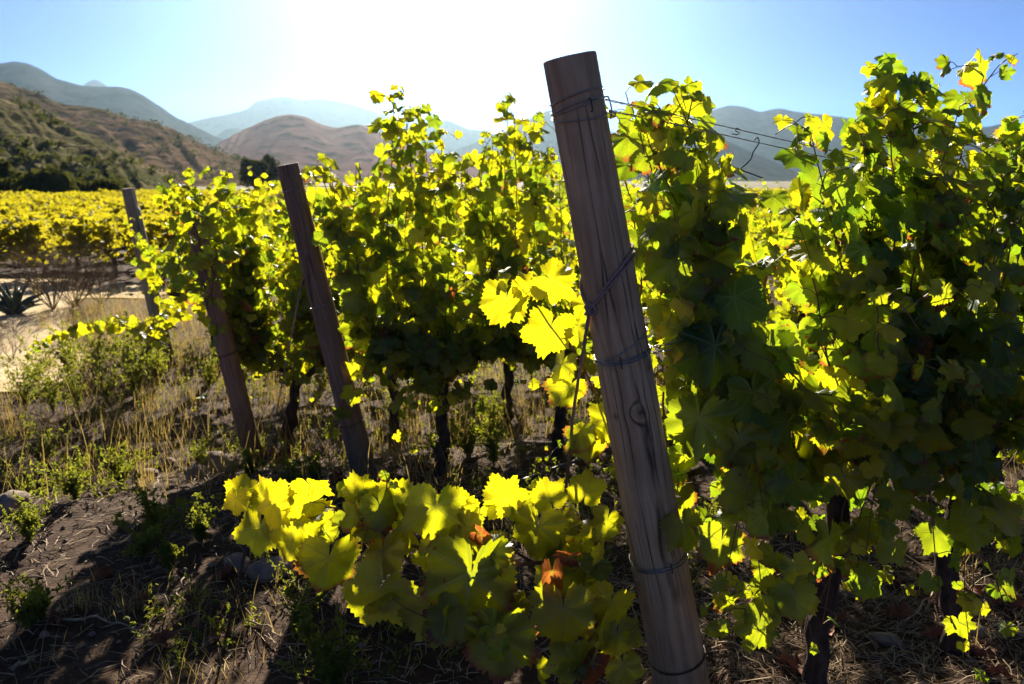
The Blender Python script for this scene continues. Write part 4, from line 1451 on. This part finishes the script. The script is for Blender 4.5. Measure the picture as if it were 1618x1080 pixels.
WEEDS = [
    (45, 1000, 'herb', .17, 10, .9, 'green weed with spreading stems at the lower left corner'),
    (65, 985, 'herb', .13, 7, .8, 'smaller green weed just behind the lower left corner weed'),
    (45, 855, 'herb', .17, 12, .8, 'yellow green weed near the left edge above the corner weed'),
    (268, 905, 'herb', .10, 7, .5, 'small bright weed with two lit sprigs in the shaded soil'),
    (225, 880, 'herb', .16, 12, 1.1, 'low dark green weed left of the two lit sprigs'),
    (245, 845, 'herb', .18, 12, 1.1, 'broad green weed above the two lit sprigs'),
    (320, 860, 'herb', .16, 10, .8, 'green weed between the lit sprigs and the bright shoots'),
    (475, 1000, 'herb', .16, 8, .6, 'slender green weed right of the thin dark rod'),
    (510, 1075, 'herb', .19, 8, .35, 'upright green weed at the bottom edge left of the bright shoots'),
    (530, 1085, 'herb', .14, 8, .6, 'short bushy weed at the bottom edge left of the bright shoots'),
    (205, 965, 'tuft', .14, 40, 1.0, 'dry tuft among the shaded soil left of the lit twig'),
    (130, 960, 'tuft', .16, 40, 1.0, 'pale dry grass tuft right of the corner weed'),
    (235, 770, 'tuft', .24, 30, .5, 'tall dry stalks standing in front of the stones'),
    (120, 790, 'herb', .20, 14, .9, 'dark green weed patch left of the dry stalks'),
    (70, 740, 'herb', .24, 14, .8, 'wispy green weed at the left below the sunlit weeds'),
    (190, 770, 'herb', .18, 12, .9, 'weed beside the dry stalks'),
    (40, 650, 'herb', .34, 16, .7, 'tall sunlit weed at the left edge by the track'),
    (85, 655, 'herb', .36, 16, .6, 'sunlit yellow weed second from the left edge by the track'),
    (125, 650, 'herb', .38, 16, .6, 'sunlit yellow weed in the middle of the weed bank by the track'),
    (170, 645, 'herb', .38, 16, .7, 'sunlit weed right of the hooked rod'),
    (215, 630, 'herb', .40, 16, .6, 'grey green weed below the trailing shoot'),
    (250, 615, 'herb', .42, 16, .5, 'tall weed at the foot of the far left grey post'),
    (60, 610, 'herb', .36, 16, .8, 'bushy weed at the edge of the pale track'),
    (110, 600, 'herb', .40, 16, .8, 'bushy weed under the tip of the trailing shoot'),
    (155, 595, 'herb', .42, 16, .7, 'dense weed under the middle of the trailing shoot'),
    (205, 585, 'herb', .42, 16, .7, 'dense weed under the root of the trailing shoot'),
    (300, 640, 'tuft', .34, 40, .6, 'dry grass right of the far left grey post'),
    (330, 620, 'herb', .34, 14, .6, 'weed behind the short reddish post on its left'),
    (440, 640, 'tuft', .36, 40, .5, 'dry grass between the short reddish post and the flat topped post'),
    (470, 625, 'herb', .36, 12, .5, 'weed behind the guy wire'),
    (520, 735, 'brush', .30, 7, .8, 'dry thorny bush left of the foot of the flat topped post'),
    (500, 765, 'herb', .12, 10, .7, 'yellow green weed under the dry thorny bush'),
    (462, 775, 'herb', .12, 10, .8, 'small weed between the guy wire and the bright shoots'),
    (320, 745, 'herb', .16, 8, .5, 'weed beside the two stones'),
    (395, 750, 'herb', .12, 8, .6, 'small weed at the foot of the short reddish post'),
    (700, 735, 'herb', .20, 14, .8, 'yellow weed right of the flat topped post'),
    (740, 725, 'herb', .22, 14, .8, 'yellow weed in the middle of the sunlit aisle'),
    (780, 735, 'herb', .20, 14, .8, 'yellow weed left of the dark forked trunk'),
    (720, 690, 'tuft', .26, 44, .7, 'dry yellow grass in the sunlit aisle'),
    (780, 680, 'herb', .26, 12, .6, 'weed behind the yellow weeds of the aisle'),
    (650, 690, 'tuft', .28, 40, .6, 'dry grass behind the flat topped post'),
    (690, 650, 'tuft', .30, 44, .6, 'tall dry grass under the second row vines'),
    (820, 640, 'tuft', .30, 40, .6, 'dry grass behind the dark forked trunk'),
    (900, 690, 'herb', .22, 12, .7, 'weed left of the twine near the ground'),
    (960, 850, 'tuft', .2, 44, .9, 'lit dry grass left of the foot of the tall post'),
    (940, 900, 'tuft', .16, 40, .9, 'dry grass under the bright shoots beside the tall post'),
    (1130, 860, 'herb', .2, 12, .7, 'green weed behind the tall post on its right'),
    (1230, 820, 'herb', .22, 12, .7, 'sunlit weed behind the dark trunk right of the tall post'),
    (1385, 780, 'herb', .22, 12, .7, 'weed in the shade behind the second trunk'),
    (620, 985, 'herb', .12, 10, .7, 'small lit weed under the bright shoots'),
    (560, 960, 'tuft', .14, 40, 1.0, 'dry grass tuft below the bright shoots'),
    (22, 498, 'aloe', .42, 26, 0, 'dark spiky aloe by the track at the left edge'),
    (85, 490, 'brush', 1.0, 17, .6, 'grey twiggy bush beside the aloe'),
    (120, 485, 'brush', .95, 17, .7, 'brown twiggy bush right of the grey one'),
    (160, 480, 'brush', .7, 14, .7, 'low dry bush nearest the far left grey post'),
    (20, 570, 'brush', 0.42, 7, 0.8, 'wiry dry bush at the left edge under the pale track'),
    (75, 585, 'tuft', 0.34, 46, 0.6, 'straw coloured grass tuft left of the tip of the trailing shoot'),
    (140, 620, 'tuft', 0.34, 46, 0.6, 'straw coloured grass tuft in the middle of the weed bank'),
    (190, 610, 'brush', 0.42, 7, 0.8, 'wiry dry bush under the long trailing shoot'),
    (235, 650, 'tuft', 0.34, 46, 0.6, 'straw coloured grass tuft below the foot of the far left grey post'),
    (20, 690, 'tuft', 0.34, 46, 0.6, 'straw coloured grass tuft at the left edge below the weed bank'),
    (110, 700, 'brush', 0.42, 7, 0.8, 'wiry dry bush on the shaded bank above the dark weed patch'),
    (180, 690, 'tuft', 0.34, 46, 0.6, 'straw coloured grass tuft on the bank left of the dry grass'),
    (60, 470, 'tuft', 0.34, 46, 0.6, 'straw coloured grass tuft behind the aloe on the pale ground'),
    (110, 465, 'brush', 0.42, 7, 0.8, 'wiry dry bush on the pale ground behind the twiggy bushes'),
    (150, 505, 'tuft', 0.34, 46, 0.6, 'straw coloured grass tuft between the twiggy bushes and the trailing shoot'),
    (70, 520, 'tuft', 0.34, 46, 0.6, 'straw coloured grass tuft in front of the twiggy bushes'),
    (110, 530, 'brush', 0.42, 7, 0.8, 'wiry dry bush above the tip of the trailing shoot'),
    (190, 500, 'tuft', 0.34, 46, 0.6, 'straw coloured grass tuft left of the far left grey post'),
    (180, 455, 'tuft', 0.34, 46, 0.6, 'straw coloured grass tuft on the pale bend of the track'),
    (20, 525, 'brush', .35, 8, 1.2, 'low grey mound of twigs in front of the aloe'),
]
for i, (px, py, kind, h, n, spd, lb) in enumerate(WEEDS):
    weed(at_ground(px, py), lb, 1000 + i, kind, h, n, spd)

# dry grass over the ground: nobody could count it
rg = np.random.default_rng(33)
gm = MB()


def blades(x, y, h, n, sp=.08):
    z = gz(x, y) + gfine(x, y)
    for _ in range(n):
        az = rg.uniform(0, 6.28); hh = h * rg.uniform(.4, 1.1)
        b = Vector((x + rg.normal() * sp, y + rg.normal() * sp, z - .01))
        e = b + Vector((math.cos(az) * hh * .5, math.sin(az) * hh * .5, hh))
        mid = b.lerp(e, .55) + Vector((0, 0, hh * .12))
        w = Vector((-math.sin(az), math.cos(az), 0)) * .0016
        gm.face([b - w, b + w, mid + w * .7, mid - w * .7])
        gm.face([mid - w * .7, mid + w * .7, e])


for _ in range(4200):
    x, y = rg.uniform(-7.5, 4.5), rg.uniform(1.9, 9.5)
    q = -.34 * x + .94 * y
    m_ = mnoise.noise((x * .8, y * .8, 11))
    if m_ < -.1 - .25 * sstep(3.0, 4.5, y) or track_d(x, y) < .05: continue
    hh_ = rg.uniform(.05, .16) if q < 3.2 else rg.uniform(.08, .42)
    blades(x, y, hh_, int(6 + 12 * abs(m_)))
for _ in range(1700):
    x, y = rg.uniform(-10.5, -2.6), rg.uniform(5.6, 11.8)
    if track_d(x, y) < .05 or x < -.7 * y - .5: continue
    blades(x, y, rg.uniform(.06, .32), 9, .12)
gc = []
for _ in range(1500):
    x, y = rg.uniform(-5.5, 3.5), rg.uniform(1.9, 8)
    if mnoise.noise((x * 1.1, y * 1.1, 21)) < .12 - .2 * sstep(3.2, 5, y) or track_d(x, y) < .05: continue
    z = gz(x, y) + gfine(x, y)
    for _k in range(4):
        h = rg.uniform(.03, .16); ex, ey = rg.normal() * .04, rg.normal() * .04
        bx_, by_ = x + rg.normal() * .04, y + rg.normal() * .04
        for u in np.linspace(.15, 1, 7):
            gc.append((bx_ + ex * u + rg.normal() * .006, by_ + ey * u + rg.normal() * .006, z + h * u))
            gc.append((bx_ + ex * u + rg.normal() * .009, by_ + ey * u + rg.normal() * .009, z + h * u))
V, T = leaf_quads(rg, gc, .018, None, '', .5, .36)
tag(link_mesh('ground_cover', tri_mesh('ground_cover', V, T, [M_WEED], smooth=False)), 'low green ground cover of small leaved weeds between the rows', 'ground cover', None, 'stuff')
tag(gm.build('grass', M_GRASS, None, False), 'thin dry grass scattered between the vine rows', 'grass', None, 'stuff')

lit = MB()
for _ in range(14500):
    k = rg.random()
    if k < .55:
        t = rg.uniform(-.3, 2.2); p = row_pt(O1, t, 0, rg.normal() * .5 + .05)
    elif k < .8:
        p = Vector((rg.uniform(-2.6, .9), rg.uniform(1.5, 3.8), 0))
    else:
        t = rg.uniform(-.6, 4); p = row_pt(O2 if rg.random() < .6 else O3, t, 0, rg.normal() * .5)
    L = rg.uniform(.025, .11) * (1.5 if rg.random() < .12 else 1)
    a = rg.uniform(0, 6.28)
    d = Vector((math.cos(a), math.sin(a), 0)) * L * .5
    z = gz(p.x, p.y) + gfine(p.x, p.y) + .003
    r = rg.uniform(.0007, .0022)
    A, B = Vector((p.x, p.y, z)) - d, Vector((p.x, p.y, z)) + d
    A.z += max(0, rg.normal()) * .010; B.z += max(0, rg.normal()) * .012
    C_ = A.lerp(B, .5) + Vector((rg.normal() * L * .12, rg.normal() * L * .12, abs(rg.normal()) * .007))
    lit.tube([A, C_, B], [r, r, r * .7], 3, caps=False)
tag(lit.build('dry_litter', M_STRAW, None, False), 'litter of dry twigs and straw on the soil', 'litter', None, 'stuff')

TW = [((1510, 895), (1420, 1000), .005, 'long pale pruned cane slanting on the ground at the lower right'),
      ((1500, 900), (1545, 960), .0035, 'short pale twig forking from the slanting cane at the lower right'),
      ((1275, 1010), (1400, 1050), .0045, 'pale twig lying between the two nearest trunks'),
      ((100, 982), (225, 1000), .004, 'curved grey twig on the shaded soil beside the corner weed'),
      ((292, 902), (275, 950), .0035, 'short forked lit twig under the lit sprigs'),
      ((240, 950), (290, 978), .003, 'bent twig left of the thin dark rod'),
      ((235, 765), (285, 755), .005, 'pale stick lying in front of the two stones'),
      ((20, 1065), (60, 1040), .006, 'dark stick at the lower left corner'),
      ((1490, 960), (1560, 900), .003, 'thin twig at the lower right edge'),
      ((1120, 1010), (1200, 1060), .004, 'thin twig right of the foot of the tall post'),
      ((390, 985), (470, 1040), .0035, 'dry stick under the bright shoots')]
for i, ((a, b), (c, d), r, lb) in enumerate(TW):
    A, B = at_ground(a, b), at_ground(c, d)
    pth = wobble(smooth_path([A + Vector((0, 0, .012)), A.lerp(B, .5) + Vector((.01, .01, .02)), B + Vector((0, 0, .01))], 14), .03, i * 3.3)
    line_obj('twig', lb, 'twig', [(pth, [r * (1 - .04 * j) for j in range(14)])], M_STRAW, 6)


def rock(p, s, label, seed, flat=.6):
    bm = _bm.new()
    _bm.ops.create_icosphere(bm, subdivisions=3, radius=1)
    for v_ in bm.verts:
        c = v_.co.copy()
        k = 1 + .35 * mnoise.noise(c * 1.1 + Vector((seed, 0, 0))) + .12 * mnoise.noise(c * 3 + Vector((0, seed, 0)))
        v_.co = Vector((c.x * s[0], c.y * s[1], c.z * s[2])) * k
    me = bpy.data.meshes.new('rock')
    bm.to_mesh(me); bm.free()
    me.materials.append(M_ROCK)
    me.polygons.foreach_set('use_smooth', [True] * len(me.polygons))
    o = link_mesh('rock', me, None, p + Vector((0, 0, s[2] * .35)))
    o.rotation_euler = (0, 0, seed)
    tag(o, label, 'rock')


for i, (px, py, s, lb) in enumerate([
        (345, 740, (.11, .09, .07), 'large pale brown stone at the foot of the short reddish post'),
        (312, 755, (.07, .06, .05), 'smaller stone left of the large pale brown stone'),
        (230, 752, (.06, .05, .03), 'pale flat stone left of the pair of stones'),
        (265, 735, (.04, .04, .03), 'small grey stone behind the pair of stones'),
        (430, 905, (.075, .05, .04), 'long flat stone behind the thin dark rod'),
        (375, 895, (.06, .04, .03), 'flat stone left of the thin dark rod'),
        (18, 805, (.08, .07, .06), 'dark stone at the left edge among the weeds'),
        (600, 750, (.04, .04, .03), 'stone at the foot of the flat topped post'),
        (1540, 1000, (.04, .03, .02), 'grey pebble at the lower right edge'),
        (1400, 1015, (.045, .03, .02), 'flat grey pebble left of the second trunk'),
        (800, 790, (.03, .03, .02), 'pebble beside the black irrigation pipe')]):
    rock(at_ground(px, py), s, lb, i * 1.7)

# small stones and clods
cl = MB()
for _ in range(900):
    x, y = rg.uniform(-3, 2.2), rg.uniform(1.4, 5)
    s = abs(rg.normal()) * .007 + .003
    z = gz(x, y) + gfine(x, y) + s * .3
    vs = [Vector((x, y, z)) + Vector(d) * s * rg.uniform(.7, 1.3) for d in ((1, 0, 0), (0, 1, 0), (-1, 0, 0), (0, -1, 0), (0, 0, .8), (0, 0, -.8))]
    b = len(cl.v); cl.v += vs
    for f in ((0, 1, 4), (1, 2, 4), (2, 3, 4), (3, 0, 4), (1, 0, 5), (2, 1, 5), (3, 2, 5), (0, 3, 5)):
        cl.f.append(tuple(b + q for q in f)); cl.m.append(0)
tag(cl.build('gravel', M_ROCK, None, False), 'small clods and grit on the soil', 'gravel', None, 'stuff')

# fallen leaves
FL = []
for k in range(5):
    V, Tr, P = VAR_DRY[k]
    W = V * .05
    W = W - np.array([0, 0, W[:, 2].min()])
    FL.append(tri_mesh('fallen_leaf', W, Tr, [M_DEAD], P, np.tile([.5, .5, 1, 1], (len(V), 1))))
SP_ = [(362, 915), (350, 1000), (165, 915), (228, 955), (1245, 1060), (1500, 950), (1370, 845), (1480, 1010), (1540, 940), (1180, 1010), (1290, 1070), (425, 725), (440, 735), (470, 690), (530, 760), (80, 985), (260, 1020), (1560, 1030), (1330, 990), (1420, 985)]
for _ in range(45):
    if rg.random() < .6: p = row_pt(O1, rg.uniform(0, 2), 0, rg.normal() * .35)
    else: p = row_pt(O2 if rg.random() < .5 else O3, rg.uniform(-.4, 3), 0, rg.normal() * .4)
    SP_.append(p)
for i, q in enumerate(SP_):
    p = at_ground(*q) if isinstance(q, tuple) else Vector((q.x, q.y, gz(q.x, q.y) + gfine(q.x, q.y)))
    o = bpy.data.objects.new('fallen_leaf', FL[i % 5])
    COL.objects.link(o)
    o.location = p + Vector((0, 0, .002))
    o.rotation_euler = (rg.normal() * .25, rg.normal() * .25, rg.uniform(0, 6.28))
    s = rg.uniform(.7, 1.2); o.scale = (s, s, s)
    tag(o, 'curled red brown dead leaf lying on the soil under the vines', 'fallen leaf', 'fallen dead leaves on the soil')

# ---------------------------------------------------------------- the hazy valley air
hm = bpy.data.materials.new('haze')
hm.use_nodes = True
hn = hm.node_tree
hn.nodes.remove(hn.nodes['Principled BSDF'])
pv = hn.nodes.new('ShaderNodeVolumePrincipled')
pv.inputs['Color'].default_value = (.55, .80, 1.0, 1)
pv.inputs['Density'].default_value = 9.5e-5
pv.inputs['Anisotropy'].default_value = .86
hn.links.new(pv.outputs[0], hn.nodes['Material Output'].inputs['Volume'])
bx = MB()
X0, X1, Y0, Y1, Z0, Z1 = -2700, 2700, -320, 3750, -3, 345
c8 = [(x, y, z) for z in (Z0, Z1) for y in (Y0, Y1) for x in (X0, X1)]
bx.v = [Vector(c) for c in c8]
bx.f = [(0, 2, 3, 1), (4, 5, 7, 6), (0, 1, 5, 4), (2, 6, 7, 3), (0, 4, 6, 2), (1, 3, 7, 5)]
tag(bx.build('haze', hm, None, False), 'thin warm haze filling the valley', 'haze', None, 'stuff')
for o in list(COL.objects):
    if '_L' in o: del o['_L']
